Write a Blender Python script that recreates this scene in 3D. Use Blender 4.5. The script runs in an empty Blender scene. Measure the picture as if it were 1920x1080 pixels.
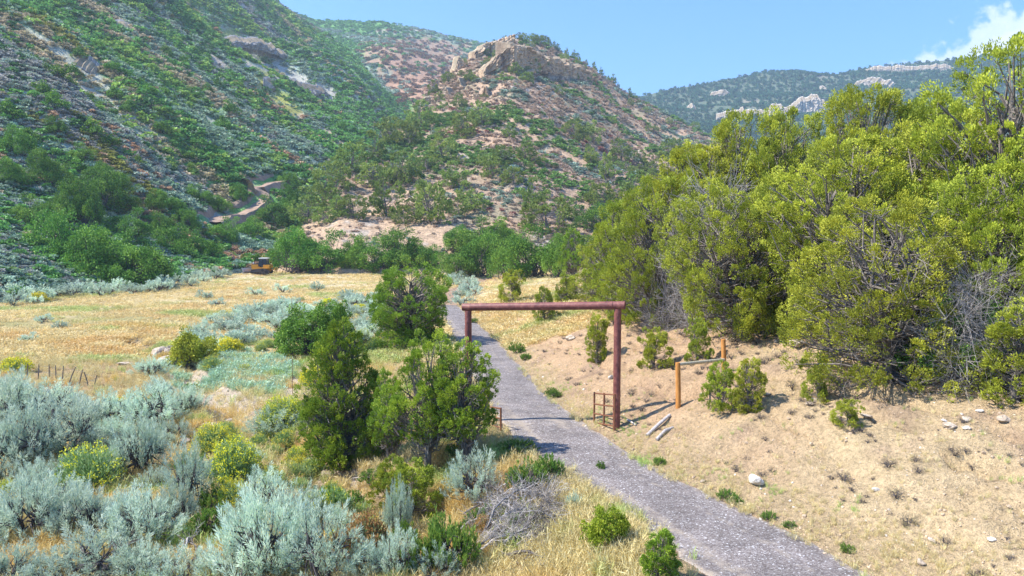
import bpy, math, random
import numpy as np
from math import radians
from mathutils import Vector

random.seed(7)
RNG = np.random.default_rng(7)
S = bpy.context.scene
COL = S.collection

# ------------------------------------------------------------------ camera, sky, sun, exposure
H = 6.6                      # drone height above the gate
F = 1300.0                   # focal length in photo pixels (1920 wide)
TH = math.atan(100 / F)      # looking slightly down
cam = bpy.data.cameras.new('camera'); cam.lens = 36 * F / 1920; cam.sensor_width = 36
cam.clip_start = 0.1; cam.clip_end = 9000
co = bpy.data.objects.new('camera', cam); COL.objects.link(co)
co.location = (0, 0, H); co.rotation_euler = (math.pi / 2 - TH, 0, 0)
S.camera = co
SUN_EL = radians(50); SUN_DIR = Vector((-math.cos(SUN_EL) * 0.995, -math.cos(SUN_EL) * 0.10, math.sin(SUN_EL))).normalized()
sl = bpy.data.lights.new('sun', 'SUN'); sl.energy = 4.8; sl.angle = radians(0.5); sl.color = (1.0, 0.95, 0.87)
so = bpy.data.objects.new('sun', sl); COL.objects.link(so)
so.rotation_euler = SUN_DIR.to_track_quat('Z', 'Y').to_euler()
S.view_settings.view_transform = 'Standard'; S.view_settings.look = 'None'
S.view_settings.gamma = 1; S.view_settings.exposure = 1.08
S.cycles.max_bounces = 5; S.cycles.diffuse_bounces = 3; S.cycles.transmission_bounces = 3
S.cycles.transparent_max_bounces = 6; S.cycles.volume_bounces = 0
S.cycles.glossy_bounces = 2

def W(u, v, D):
    """point at forward distance D seen at photo pixel (u, v)"""
    u = np.asarray(u, float); v = np.asarray(v, float); D = np.asarray(D, float)
    t = D / (F * math.cos(TH) + (540 - v) * math.sin(TH))
    return np.stack(np.broadcast_arrays(t * (u - 960), D, H + t * (-F * math.sin(TH) + (540 - v) * math.cos(TH))), -1)

def proj(P):
    P = np.asarray(P, float)
    d = P - np.array([0, 0, H])
    f = d[..., 1] * math.cos(TH) - d[..., 2] * math.sin(TH)
    up = d[..., 1] * math.sin(TH) + d[..., 2] * math.cos(TH)
    f = np.where(f > 0.1, f, 0.1)
    return 960 + F * d[..., 0] / f, 540 - F * up / f

world = bpy.data.worlds.new('World'); S.world = world; world.use_nodes = True
nt = world.node_tree; nt.nodes.clear()
def N(nt, typ, **kw):
    n = nt.nodes.new(typ)
    for k, v in kw.items(): setattr(n, k, v)
    return n
def L(nt, a, b): nt.links.new(a, b)
def math_(nt, op, a, b=None, c=None, clamp=False):
    n = N(nt, 'ShaderNodeMath', operation=op, use_clamp=clamp)
    for i, q in enumerate((a, b, c)):
        if q is None: continue
        if isinstance(q, (int, float)): n.inputs[i].default_value = q
        else: L(nt, q, n.inputs[i])
    return n.outputs[0]
def mixc(nt, fac, a, b, typ='MIX'):
    n = N(nt, 'ShaderNodeMix', data_type='RGBA', blend_type=typ)
    for i, q in ((0, fac), (6, a), (7, b)):
        if isinstance(q, (int, float)): n.inputs[i].default_value = q
        elif isinstance(q, (tuple, list)): n.inputs[i].default_value = (*q[:3], 1)
        else: L(nt, q, n.inputs[i])
    return n.outputs[2]
def ramp(nt, fac, stops, interp='LINEAR'):
    n = N(nt, 'ShaderNodeValToRGB'); r = n.color_ramp; r.interpolation = interp
    while len(r.elements) < len(stops): r.elements.new(0.5)
    for e, (p, c) in zip(r.elements, stops):
        e.position = p; e.color = (*c[:3], 1) if isinstance(c, (tuple, list)) else (c, c, c, 1)
    if not isinstance(fac, (int, float)): L(nt, fac, n.inputs[0])
    return n.outputs[0]
def noise(nt, vec, scale, detail=4, rough=0.55, dist=0.0):
    n = N(nt, 'ShaderNodeTexNoise'); n.inputs['Scale'].default_value = scale
    n.inputs['Detail'].default_value = detail; n.inputs['Roughness'].default_value = rough
    n.inputs['Distortion'].default_value = dist
    if vec is not None: L(nt, vec, n.inputs['Vector'])
    return n.outputs[0]

sky = N(nt, 'ShaderNodeTexSky'); sky.sky_type = 'NISHITA'; sky.sun_disc = False
sky.sun_elevation = SUN_EL; sky.sun_rotation = math.atan2(SUN_DIR.x, SUN_DIR.y)
sky.altitude = 0; sky.air_density = 1.2; sky.dust_density = 0.3; sky.ozone_density = 2.0
bg = N(nt, 'ShaderNodeBackground'); bg.inputs[1].default_value = 0.15
wo = N(nt, 'ShaderNodeOutputWorld'); L(nt, bg.outputs[0], wo.inputs[0])
tc = N(nt, 'ShaderNodeTexCoord')
def dotn(v):
    n = N(nt, 'ShaderNodeVectorMath', operation='DOT_PRODUCT'); L(nt, tc.outputs['Generated'], n.inputs[0]); n.inputs[1].default_value = v
    return n.outputs['Value']
cd = Vector(W(1945, 62, 100)) - Vector((0, 0, H)); cd.normalize()
cr = Vector((cd.y, -cd.x, 0)).normalized(); cu = cr.cross(cd).normalized()
ca = dotn(cr); cb = dotn(cu)
n1 = noise(nt, tc.outputs['Generated'], 14, 8, 0.6); n2 = noise(nt, tc.outputs['Generated'], 45, 6, 0.6)
ca2 = math_(nt, 'MULTIPLY', ca, 8.0); cb2 = math_(nt, 'MULTIPLY', math_(nt, 'SUBTRACT', cb, math_(nt, 'MULTIPLY', ca, 0.22)), 20.0)
rr = math_(nt, 'SQRT', math_(nt, 'ADD', math_(nt, 'MULTIPLY', ca2, ca2), math_(nt, 'MULTIPLY', cb2, cb2)))
dens = math_(nt, 'ADD', math_(nt, 'SUBTRACT', 1.0, rr), math_(nt, 'ADD', math_(nt, 'MULTIPLY', math_(nt, 'SUBTRACT', n1, 0.5), 2.2), math_(nt, 'MULTIPLY', math_(nt, 'SUBTRACT', n2, 0.5), 0.9)))
front = math_(nt, 'GREATER_THAN', dotn(cd), 0.5)
mask = math_(nt, 'MULTIPLY', ramp(nt, dens, [(0.0, 0.0), (0.28, 0.75), (0.6, 1.0)], 'EASE'), front)
skyc = mixc(nt, 1.0, sky.outputs[0], (0.31, 0.56, 0.97), 'MULTIPLY')
L(nt, mixc(nt, mask, skyc, (4.3, 4.6, 5.0)), bg.inputs[0])

# ------------------------------------------------------------------ numpy noise
def _hash(ix, iy, seed):
    h = (ix.astype(np.int64) * 374761393 + iy.astype(np.int64) * 668265263 + seed * 1442695041) & 0xFFFFFFFF
    h = ((h ^ (h >> 13)) * 1274126177) & 0xFFFFFFFF
    return ((h ^ (h >> 16)) & 0xFFFF) / 65535.0
def vn(x, y, seed=0):
    x = np.asarray(x, float); y = np.asarray(y, float)
    ix = np.floor(x); iy = np.floor(y); fx = x - ix; fy = y - iy
    fx = fx * fx * fx * (fx * (fx * 6 - 15) + 10); fy = fy * fy * fy * (fy * (fy * 6 - 15) + 10)
    a = _hash(ix, iy, seed); b = _hash(ix + 1, iy, seed); c = _hash(ix, iy + 1, seed); d = _hash(ix + 1, iy + 1, seed)
    return (a + (b - a) * fx) * (1 - fy) + (c + (d - c) * fx) * fy
def fbm(x, y, o=4, seed=0, g=0.5):
    s = 0; a = 1; t = 0
    for i in range(o):
        s = s + a * (vn(x, y, seed + i * 17) * 2 - 1); t += a; a *= g; x = np.asarray(x) * 2.03 + 5.1; y = np.asarray(y) * 2.03 - 3.7
    return s / t
def sst(a, b, x):
    t = np.clip((np.asarray(x, float) - a) / (b - a), 0, 1); return t * t * (3 - 2 * t)

# ------------------------------------------------------------------ mesh helpers
def make_mesh(name, V, Fc, mats=None, fmat=None, smooth=False, fattr=None, vattr=None, cattr=None):
    """V (n,3); Fc: array (m,k) or list of such arrays"""
    me = bpy.data.meshes.new(name)
    if isinstance(Fc, np.ndarray): Fc = [Fc]
    Fc = [np.asarray(f, np.int32) for f in Fc if len(f)]
    V = np.asarray(V, np.float32)
    me.vertices.add(len(V)); me.vertices.foreach_set('co', V.ravel())
    nl = sum(f.size for f in Fc); nf = sum(len(f) for f in Fc)
    me.loops.add(nl); me.loops.foreach_set('vertex_index', np.concatenate([f.ravel() for f in Fc]))
    me.polygons.add(nf)
    sizes = np.concatenate([np.full(len(f), f.shape[1], np.int32) for f in Fc])
    starts = np.concatenate([[0], np.cumsum(sizes)[:-1]]).astype(np.int32)
    me.polygons.foreach_set('loop_start', starts)
    for m in (mats or []): me.materials.append(m)
    if fmat is not None: me.polygons.foreach_set('material_index', np.asarray(fmat, np.int32))
    me.polygons.foreach_set('use_smooth', np.full(nf, bool(smooth)))
    for k, a in (fattr or {}).items():
        me.attributes.new(k, 'FLOAT', 'FACE').data.foreach_set('value', np.asarray(a, np.float32))
    for k, a in (vattr or {}).items():
        me.attributes.new(k, 'FLOAT', 'POINT').data.foreach_set('value', np.asarray(a, np.float32))
    for k, a in (cattr or {}).items():
        a = np.asarray(a, np.float32); a4 = np.ones((len(a), 4), np.float32); a4[:, :3] = a
        me.attributes.new(k, 'FLOAT_COLOR', 'POINT').data.foreach_set('color', a4.ravel())
    me.update(calc_edges=True); me.validate()
    return me
def link(name, me, parent=None, loc=None):
    o = bpy.data.objects.new(name, me); COL.objects.link(o)
    if parent is not None: o.parent = parent
    if loc is not None: o.location = loc
    return o
def tag(o, label=None, cat=None, group=None, kind=None):
    if label: o['label'] = label
    if cat: o['category'] = cat
    if group: o['group'] = group
    if kind: o['kind'] = kind
    return o
def thing(name, label, cat, loc=(0, 0, 0), rz=0, group=None):
    o = bpy.data.objects.new(name, None); COL.objects.link(o); o.empty_display_size = 0.3
    o.location = loc; o.rotation_euler = (0, 0, rz)
    return tag(o, label, cat, group)

def grid_faces(nr, nc):
    i = np.arange(nr - 1)[:, None] * nc + np.arange(nc - 1)[None]
    i = i.ravel(); return np.stack([i, i + 1, i + nc + 1, i + nc], -1)

class MB:
    def __init__(s): s.V = []; s.Q = []; s.T = []; s.n = 0; s.t = []; s.tT = []
    def add(s, V, Q=None, T=None, tone=0.5):
        V = np.asarray(V, float); s.V.append(V)
        if Q is not None:
            Q = np.asarray(Q); s.Q.append(Q + s.n); s.t.append(np.broadcast_to(tone, (len(Q),)).astype(float))
        if T is not None:
            T = np.asarray(T); s.T.append(T + s.n); s.tT.append(np.broadcast_to(tone, (len(T),)).astype(float))
        s.n += len(V)
    def mesh(s, name, mats, smooth=False):
        Fc = []; tn = []
        if s.Q: Fc.append(np.concatenate(s.Q)); tn += s.t
        if s.T: Fc.append(np.concatenate(s.T)); tn += s.tT
        return make_mesh(name, np.concatenate(s.V), Fc, mats, smooth=smooth, fattr={'tone': np.concatenate(tn)})
    # shapes
    def box(s, c, size, rot=None, tone=0.5):
        x, y, z = [q / 2 for q in size]
        V = np.array([[-x,-y,-z],[x,-y,-z],[x,y,-z],[-x,y,-z],[-x,-y,z],[x,-y,z],[x,y,z],[-x,y,z]])
        if rot is not None: V = V @ np.asarray(rot).T
        s.add(V + np.asarray(c), np.array([[0,3,2,1],[4,5,6,7],[0,1,5,4],[1,2,6,5],[2,3,7,6],[3,0,4,7]]), tone=tone)
    def prism(s, poly, y0, y1, tone=0.5):     # polygon in xz extruded along y
        n = len(poly); P = np.array(poly, float)
        V = np.concatenate([np.c_[P[:, 0], np.full(n, y0), P[:, 1]], np.c_[P[:, 0], np.full(n, y1), P[:, 1]]])
        i = np.arange(n); j = (i + 1) % n
        s.add(V, np.stack([i, j, j + n, i + n], -1), tone=tone)
        c0 = np.r_[P.mean(0)]
        V = np.concatenate([V, [[c0[0], y0, c0[1]], [c0[0], y1, c0[1]]]])
        s.add(V, T=np.concatenate([np.stack([j, i, np.full(n, 2 * n)], -1), np.stack([i + n, j + n, np.full(n, 2 * n + 1)], -1)]), tone=tone)
    def tube(s, pts, rad, n=6, tone=0.5, cap=True):
        P = np.asarray(pts, float); m = len(P); rad = np.broadcast_to(rad, (m,)).astype(float)
        T = np.gradient(P, axis=0); T /= np.linalg.norm(T, axis=1)[:, None] + 1e-9
        ref = np.array([0, 0, 1.0]) if abs(T[0, 2]) < 0.9 else np.array([1.0, 0, 0])
        A = np.cross(T, ref); A /= np.linalg.norm(A, axis=1)[:, None] + 1e-9; B = np.cross(T, A)
        a = np.arange(n) / n * 2 * math.pi
        V = P[:, None] + rad[:, None, None] * (A[:, None] * np.cos(a)[None, :, None] + B[:, None] * np.sin(a)[None, :, None])
        V = V.reshape(-1, 3); k = np.arange(n)
        Q = np.concatenate([np.stack([r * n + k, r * n + (k + 1) % n, (r + 1) * n + (k + 1) % n, (r + 1) * n + k], -1) for r in range(m - 1)])
        s.add(V, Q, tone=tone)
        if cap:
            V2 = np.concatenate([V[:n], [P[0]], V[-n:], [P[-1]]])
            s.add(V2, T=np.concatenate([np.stack([(k + 1) % n, k, np.full(n, n)], -1), np.stack([n + 1 + k, n + 1 + (k + 1) % n, np.full(n, 2 * n + 1)], -1)]), tone=tone)
    def segs(s, P0, P1, r0, r1, tone=0.5, n=4):
        """many straight tapered twigs at once"""
        P0 = np.asarray(P0, float); P1 = np.asarray(P1, float); m = len(P0)
        if not m: return
        r0 = np.broadcast_to(r0, (m,)); r1 = np.broadcast_to(r1, (m,))
        T = P1 - P0; T = T / (np.linalg.norm(T, axis=1)[:, None] + 1e-9)
        ref = np.where(np.abs(T[:, 2:3]) < 0.9, [[0, 0, 1.0]], [[1.0, 0, 0]])
        A = np.cross(T, ref); A /= np.linalg.norm(A, axis=1)[:, None] + 1e-9; B = np.cross(T, A)
        a = np.arange(n) / n * 2 * math.pi; ring = A[:, None] * np.cos(a)[None, :, None] + B[:, None] * np.sin(a)[None, :, None]
        V = np.concatenate([P0[:, None] + ring * r0[:, None, None], P1[:, None] + ring * r1[:, None, None]], 1).reshape(-1, 3)
        k = np.arange(n); q = np.stack([k, (k + 1) % n, n + (k + 1) % n, n + k], -1)
        Q = (np.arange(m)[:, None, None] * 2 * n + q[None]).reshape(-1, 4)
        s.add(V, Q, tone=np.repeat(np.broadcast_to(tone, (m,)), n))
    def leaves(s, C, Dn, ln, wd, tone, rng):
        C = np.asarray(C, float); m = len(C)
        Dn = Dn / (np.linalg.norm(Dn, axis=1)[:, None] + 1e-9)
        R = rng.normal(size=(m, 3)); A = np.cross(Dn, R); A /= np.linalg.norm(A, axis=1)[:, None] + 1e-9
        ln = np.broadcast_to(ln, (m,))[:, None]; wd = np.broadcast_to(wd, (m,))[:, None]
        V = np.stack([C, C + Dn * ln * .5 + A * wd * .5, C + Dn * ln, C + Dn * ln * .5 - A * wd * .5], 1).reshape(-1, 3)
        Q = np.arange(m * 4).reshape(m, 4)
        s.add(V, Q, tone=tone)

# ------------------------------------------------------------------ materials
MAT = {}
def mat(name):
    m = bpy.data.materials.new(name); m.use_nodes = True; nt = m.node_tree
    b = nt.nodes['Principled BSDF']; b.inputs['Roughness'].default_value = 0.85
    b.inputs['Specular IOR Level'].default_value = 0.2
    MAT[name] = m; return m, nt, b
def attr(nt, name, typ='GEOMETRY'):
    n = N(nt, 'ShaderNodeAttribute', attribute_name=name); n.attribute_type = typ; return n
def leafmat(name, c0, c1, c2=None, trans=0.3, rough=0.6, inst=False, vary=0.12, tintmix=1.0):
    m, nt, b = mat(name); b.inputs['Roughness'].default_value = rough
    t = attr(nt, 'tone').outputs['Fac']
    col = ramp(nt, t, [(0, c0), (0.55, c1), (1, c2 or c1)])
    if inst:
        col = mixc(nt, tintmix, col, attr(nt, 'tint', 'INSTANCER').outputs['Color'], 'MULTIPLY')
    else:
        oi = N(nt, 'ShaderNodeObjectInfo')
        hs = N(nt, 'ShaderNodeHueSaturation'); L(nt, col, hs.inputs['Color'])
        L(nt, math_(nt, 'ADD', math_(nt, 'MULTIPLY', oi.outputs['Random'], 0.026), 0.487), hs.inputs['Hue'])
        r2 = math_(nt, 'FRACT', math_(nt, 'MULTIPLY', oi.outputs['Random'], 17.3))
        L(nt, math_(nt, 'ADD', math_(nt, 'MULTIPLY', r2, vary * 2), 1 - vary), hs.inputs['Value']); col = hs.outputs[0]
    L(nt, col, b.inputs['Base Color'])
    tr = N(nt, 'ShaderNodeBsdfTranslucent'); L(nt, col, tr.inputs[0])
    mx = N(nt, 'ShaderNodeMixShader'); mx.inputs[0].default_value = trans
    L(nt, b.outputs[0], mx.inputs[1]); L(nt, tr.outputs[0], mx.inputs[2])
    L(nt, mx.outputs[0], nt.nodes['Material Output'].inputs[0]); return m
def woodmat(name, c0, c1, scale=20):
    m, nt, b = mat(name); tcn = N(nt, 'ShaderNodeTexCoord')
    mp = N(nt, 'ShaderNodeMapping'); mp.inputs['Scale'].default_value = (1, 1, 0.25); L(nt, tcn.outputs['Object'], mp.inputs[0])
    n = noise(nt, mp.outputs[0], scale, 4, 0.6)
    c = ramp(nt, n, [(0.3, c0), (0.7, c1)])
    t = attr(nt, 'tone').outputs['Fac']
    L(nt, mixc(nt, 1.0, c, ramp(nt, t, [(0, 0.7), (1, 1.3)]), 'MULTIPLY'), b.inputs['Base Color'])
    bp = N(nt, 'ShaderNodeBump'); bp.inputs['Strength'].default_value = 0.6; bp.inputs['Distance'].default_value = 0.02
    L(nt, n, bp.inputs['Height']); L(nt, bp.outputs[0], b.inputs['Normal']); return m
def plain(name, c, rough=0.6, metal=0.0, var=0.15, scale=8, bump=0.0, bscale=30):
    m, nt, b = mat(name); tcn = N(nt, 'ShaderNodeTexCoord'); n = noise(nt, tcn.outputs['Object'], scale, 5, 0.6)
    L(nt, ramp(nt, n, [(0.3, tuple(q * (1 - var) for q in c)), (0.7, tuple(min(1, q * (1 + var)) for q in c))]), b.inputs['Base Color'])
    b.inputs['Roughness'].default_value = rough; b.inputs['Metallic'].default_value = metal
    if bump:
        n2 = noise(nt, tcn.outputs['Object'], bscale, 4, 0.6); bp = N(nt, 'ShaderNodeBump')
        bp.inputs['Strength'].default_value = bump; bp.inputs['Distance'].default_value = 0.02
        L(nt, n2, bp.inputs['Height']); L(nt, bp.outputs[0], b.inputs['Normal'])
    return m

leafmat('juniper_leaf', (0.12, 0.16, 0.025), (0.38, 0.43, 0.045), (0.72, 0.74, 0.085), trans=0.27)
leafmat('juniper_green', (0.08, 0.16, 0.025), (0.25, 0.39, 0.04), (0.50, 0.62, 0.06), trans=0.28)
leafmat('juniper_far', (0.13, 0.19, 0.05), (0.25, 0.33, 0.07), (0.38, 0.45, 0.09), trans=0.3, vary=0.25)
leafmat('oak_leaf', (0.04, 0.11, 0.02), (0.14, 0.29, 0.035), (0.32, 0.48, 0.07), trans=0.25, vary=0.2)
leafmat('sage_leaf', (0.33, 0.43, 0.30), (0.54, 0.66, 0.49), (0.76, 0.84, 0.68), trans=0.38, vary=0.24)
leafmat('rabbit_stem', (0.22, 0.34, 0.12), (0.36, 0.50, 0.20), (0.50, 0.62, 0.28), trans=0.3)
leafmat('rabbit_flower', (0.62, 0.56, 0.03), (0.78, 0.70, 0.04), (0.85, 0.80, 0.08), trans=0.3)
leafmat('rust_flower', (0.30, 0.17, 0.06), (0.48, 0.28, 0.10), (0.60, 0.38, 0.14), trans=0.3)
leafmat('weed_leaf', (0.09, 0.19, 0.03), (0.18, 0.30, 0.05), (0.30, 0.40, 0.08), trans=0.35)
leafmat('bright_leaf', (0.12, 0.20, 0.02), (0.27, 0.36, 0.03), (0.45, 0.50, 0.05), trans=0.35)
leafmat('scrub_leaf', (.16, .12, .08), (.30, .24, .16), (.42, .36, .24), trans=.2)
leafmat('dry_blade', (0.54, 0.43, 0.17), (0.76, 0.64, 0.31), (0.86, 0.77, 0.46), trans=0.3, inst=True)
leafmat('brush_leaf', (0.45, 0.45, 0.45), (1.0, 1.0, 1.0), (1.5, 1.5, 1.45), trans=0.25, inst=True)
woodmat('grey_wood', (0.17, 0.15, 0.13), (0.40, 0.37, 0.34))
woodmat('juniper_wood', (0.10, 0.082, 0.068), (0.27, 0.235, 0.20))
woodmat('dark_wood', (0.06, 0.05, 0.05), (0.16, 0.14, 0.13))
woodmat('dead_wood', (0.28, 0.24, 0.21), (0.60, 0.55, 0.49))
woodmat('post_wood', (0.42, 0.17, 0.04), (0.60, 0.28, 0.08), 12)
woodmat('rail_wood', (0.40, 0.36, 0.24), (0.62, 0.57, 0.42), 12)

# ------------------------------------------------------------------ near ground
def kz(v): return (-F * math.sin(TH) + (540 - v) * math.cos(TH)) / (F * math.cos(TH) + (540 - v) * math.sin(TH))
def Dz(v, z): return (z - H) / kz(v)
def at(u, v, z=0.0):
    return W(u, v, Dz(v, z))
ROADPX = [(1476,1080,302,0),(1403,1030,276,0),(1272,953,232,0),(1180,903,186,0),(1098,855,176,0),(1027,800,156,0),(972,750,122,-.3),
          (938,700,100,-.7),(895,643,80,-1.0),(860,600,55,-1.2),(838,575,40,-1.2)]
rp = []
for u, v, w, z in ROADPX:
    c = at(u, v, z); e = at(u + w / 2, v, z); rp.append((c[0], c[1], z, (e[0] - c[0])))
rp = np.array(rp)
rp = np.concatenate([[[rp[0,0]+ (rp[0,0]-rp[1,0])*k, rp[0,1]+(rp[0,1]-rp[1,1])*k, 0, rp[0,3]] for k in (14, 8, 4, 2)], rp])
last = rp[-1]; rp = np.concatenate([rp, [[last[0]-1.5, last[1]+14, -1.2, 1.2], [last[0]+1, last[1]+34, -1.0, 1.2], [last[0]+8, last[1]+60, -.8, 1.2]]])
def road_at(y):
    y = np.asarray(y, float)
    return [np.interp(y, rp[:, 1], rp[:, k]) for k in (0, 2, 3)]
GUL = [at(*q) for q in [(250,640,-1.5),(330,690,-1.6),(380,730,-1.6),(440,790,-1.6),(540,850,-1.5),(620,905,-1.5),(690,935,-1.4),(760,985,-1.4)]]
def polydist(x, y, pts):
    d = np.full(np.shape(x), 1e9)
    for a, b in zip(pts[:-1], pts[1:]):
        vx, vy = b[0] - a[0], b[1] - a[1]; l2 = vx * vx + vy * vy
        t = np.clip(((x - a[0]) * vx + (y - a[1]) * vy) / l2, 0, 1)
        d = np.minimum(d, np.hypot(x - a[0] - t * vx, y - a[1] - t * vy))
    return d
def gz(x, y, detail=True):
    x = np.asarray(x, float); y = np.asarray(y, float)
    xr, zr, hw = road_at(y)
    dr = x - xr - hw; dl = xr - hw - x
    floor = np.interp(y, [-100, 12, 28, 45, 90, 126, 160, 260, 3000], [-1.1, -1.15, -1.3, -1.55, -1.55, -0.9, 0.0, 2.0, 20.0])
    zl = zr + (floor - zr) * sst(0.3, np.interp(y, [10, 25, 60], [4.5, 4.0, 7]), dl)
    bank = np.interp(dr, [0, .5, 1.5, 3.5, 6, 9, 15, 30, 80], [0, .08, .45, 1.25, 2.0, 2.6, 3.8, 6.5, 13])
    bank = bank * np.interp(y, [0, 30, 60, 110, 160], [1.0, 1.0, .8, .45, .4])
    zrgt = zr + bank + (np.interp(y, [100, 160, 3000], [0, 1, 20]))
    z = np.where(dr > 0, zrgt, np.where(dl > 0, zl, zr))
    off = np.clip(np.maximum(dr, dl), 0, 3) / 3
    g = polydist(x + fbm(x / 1.5, y / 1.5, 3, 5) * .8, y, GUL); side = np.where(dr > 0, 0, 1)
    z = z - 0.5 * (1 - sst(0.4, 1.4, g)) * side * np.clip(off, 0, 1)
    z = z + off * (fbm(x / 6, y / 6, 4, 11) * .28)
    if detail:
        z = z + off * np.where(dr > 0, 1.0, .6) * (fbm(x / .9, y / .9, 5, 21, .6) * .12)
        rill = fbm((x * .94 + y * .34) / .55, (y * .94 - x * .34) / 2.6, 3, 33)
        z = z - np.where(dr > 1, 1, 0) * np.clip(rill - .05, 0, 1) * .8 * sst(1, 3, dr) * (1 - sst(9, 14, dr))
    return z
def hit(u, v, lift=0.0, d0=8, d1=240):
    """where the ray of photo pixel (u, v) meets the near ground"""
    D = np.exp(np.linspace(math.log(d0), math.log(d1), 900)); P = W(u, v, D)
    below = P[:, 2] < gz(P[:, 0], P[:, 1], False) + lift
    i = int(np.argmax(below)) if below.any() else len(D) - 1
    p = P[i].copy(); p[2] = float(gz(p[0], p[1])); return p

def axis(n, a, lo, hi):
    t = np.linspace(math.asinh(lo / a), math.asinh(hi / a), n); return a * np.sinh(t)
gx = axis(960, 13, -2600, 2600); gy = axis(1150, 24, -400, 3000)
GX, GY = np.meshgrid(gx, gy)
GX = GX + np.interp(GY, [0, 120], [2, 0])
GZ = gz(GX, GY)
xr_, zr_, hw_ = road_at(GY)
rd = np.abs(GX - xr_) - hw_
GZ = GZ - 0.10 * (1 - sst(-.25, .0, rd))
DR = GX - xr_ - hw_; DL = xr_ - hw_ - GX
def cmix(a, b, m): return a + (np.asarray(b) - a) * m[..., None]
soil = np.array((.56, .40, .27)); col = np.zeros(GX.shape + (3,)) + soil
n_a = fbm(GX / 5, GY / 5, 4, 41); n_b = fbm(GX / 1.3, GY / 1.3, 4, 42); n_c = fbm(GX / 18, GY / 9, 3, 43)
bank_c = cmix(np.zeros_like(col) + (.66, .475, .285), (.76, .61, .36), sst(-.3, .6, n_a + .05 * (18 - GY)))
bank_c = cmix(bank_c * 1.12, (.50, .36, .26), sst(.1, .6, n_b) * .6)
col = np.where((DR > 0)[..., None], bank_c, col)
left_c = cmix(np.zeros_like(col) + (.60, .45, .23), (.50, .41, .30), sst(0, .5, n_a))
col = np.where((DL > 0)[..., None], left_c, col)
mead = cmix(np.zeros_like(col) + (.76, .62, .30), (.84, .74, .46), sst(-.1, .5, n_c))
mead = cmix(mead, (.42, .44, .18), sst(.12, .6, fbm(GX / 14, GY / 7, 4, 44)) * .75)
mead = cmix(mead, (.60, .38, .20), sst(.3, .6, fbm(GX / 7, GY / 4, 3, 45)) * .6)
mm = sst(36, 48, GY + n_a * 8) * sst(0, 2, np.maximum(DL, DR - np.interp(GY, [30, 60], [12, 2])))
col = cmix(col, mead, mm) if False else col + (mead - col) * mm[..., None]
g_ = polydist(GX, GY, GUL)
col = cmix(col, (.64, .54, .40), (1 - sst(.7, 1.9, g_ + n_b)) * (DL > 0) * sst(-.3, .2, n_a) )
# shoulders of the road: straw and pale gravel
col = cmix(col, (.66, .52, .30), (1 - sst(.4, 1.8, rd + n_b * .7)) * (rd > 0) * .8)
def polym(poly, z=-1.5):
    W4 = np.array([at(u, v, z)[:2] for u, v in poly]); x = GX + fbm(GX / 1.2, GY / 1.2, 4, 46) * 1.2; y = GY + fbm(GX / 1.2, GY / 1.2, 4, 47) * 2.0
    r = np.zeros(GX.shape, bool)
    for (x0, y0), (x1, y1) in zip(W4, np.roll(W4, -1, 0)):
        r ^= ((y0 > y) != (y1 > y)) & (x < (x1 - x0) * (y - y0) / (y1 - y0 + 1e-9) + x0)
    return r.astype(float)
col = cmix(col, (.80, .71, .55), polym([(310,700),(470,662),(610,690),(560,750),(470,780),(500,830),(420,845),(350,770)]) * .9)
col = cmix(col, (.78, .68, .52), polym([(560,880),(650,860),(740,900),(690,950),(590,930)]) * .9)
groundm, nt, b = mat('ground_soil')
tcn = N(nt, 'ShaderNodeNewGeometry'); pos = tcn.outputs['Position']
base = attr(nt, 'col').outputs['Color']
na = noise(nt, pos, 1.3, 8, 0.65); nb = noise(nt, pos, 9, 5, 0.7); ncl = noise(nt, pos, 34, 3, 0.6)
c = mixc(nt, 1.0, base, ramp(nt, na, [(0.25, 0.72), (0.5, 1.0), (0.78, 1.22)]), 'MULTIPLY')
c = mixc(nt, 1.0, c, ramp(nt, nb, [(0.3, 0.60), (0.5, 1.0), (0.7, 1.25)]), 'MULTIPLY')
c = mixc(nt, 0.8, c, ramp(nt, ncl, [(0.3, 0.7), (0.5, 1.0), (0.72, 1.35)]), 'MULTIPLY')
L(nt, c, b.inputs['Base Color']); b.inputs['Roughness'].default_value = 0.95
bp = N(nt, 'ShaderNodeBump'); bp.inputs['Strength'].default_value = 1.0; bp.inputs['Distance'].default_value = 0.17
L(nt, math_(nt, 'ADD', math_(nt, 'ADD', nb, math_(nt, 'MULTIPLY', ncl, .5)), na), bp.inputs['Height']); L(nt, bp.outputs[0], b.inputs['Normal'])
me = make_mesh('ground', np.stack([GX, GY, GZ], -1).reshape(-1, 3), grid_faces(*GX.shape), [groundm], smooth=True, cattr={'col': np.clip(col * np.array((.80, .74, .70)), 0, 1).reshape(-1, 3)})
tag(link('ground', me), kind='structure')

# road of dark gravel
ys = np.concatenate([np.arange(-30, 10, 1.0), np.arange(10, 40, .12), np.arange(40, 77, .5)])
ts = np.linspace(-1, 1, 41)
xr, zr, hw = road_at(ys)
k = np.ones(9) / 9
def smo(a):
    s = np.convolve(np.pad(a, 4, 'edge'), k, 'valid'); return s
xr = smo(xr)
hwj = hw[:, None] * (1 + .02 * 0) + (fbm(ys / .8, ys * 0 + 3, 5, 61) * .26)[:, None] * (ts < 0) + (fbm(ys / .8, ys * 0 + 9, 5, 62) * .26)[:, None] * (ts > 0)
RX = xr[:, None] + ts[None] * (hwj + .12); RY = ys[:, None] + 0 * RX
crown = .035 * (1 - ts ** 2)[None] - .02 * np.exp(-((np.abs(ts) - .5) / .16) ** 2)[None]
RZ = gz(RX, RY, False) * 0 + zr[:, None] + crown + fbm(RX / .7, RY / .7, 3, 63) * .012 - .05 * (np.abs(ts) > .96)[None]
rm, nt, b = mat('road_gravel')
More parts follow.
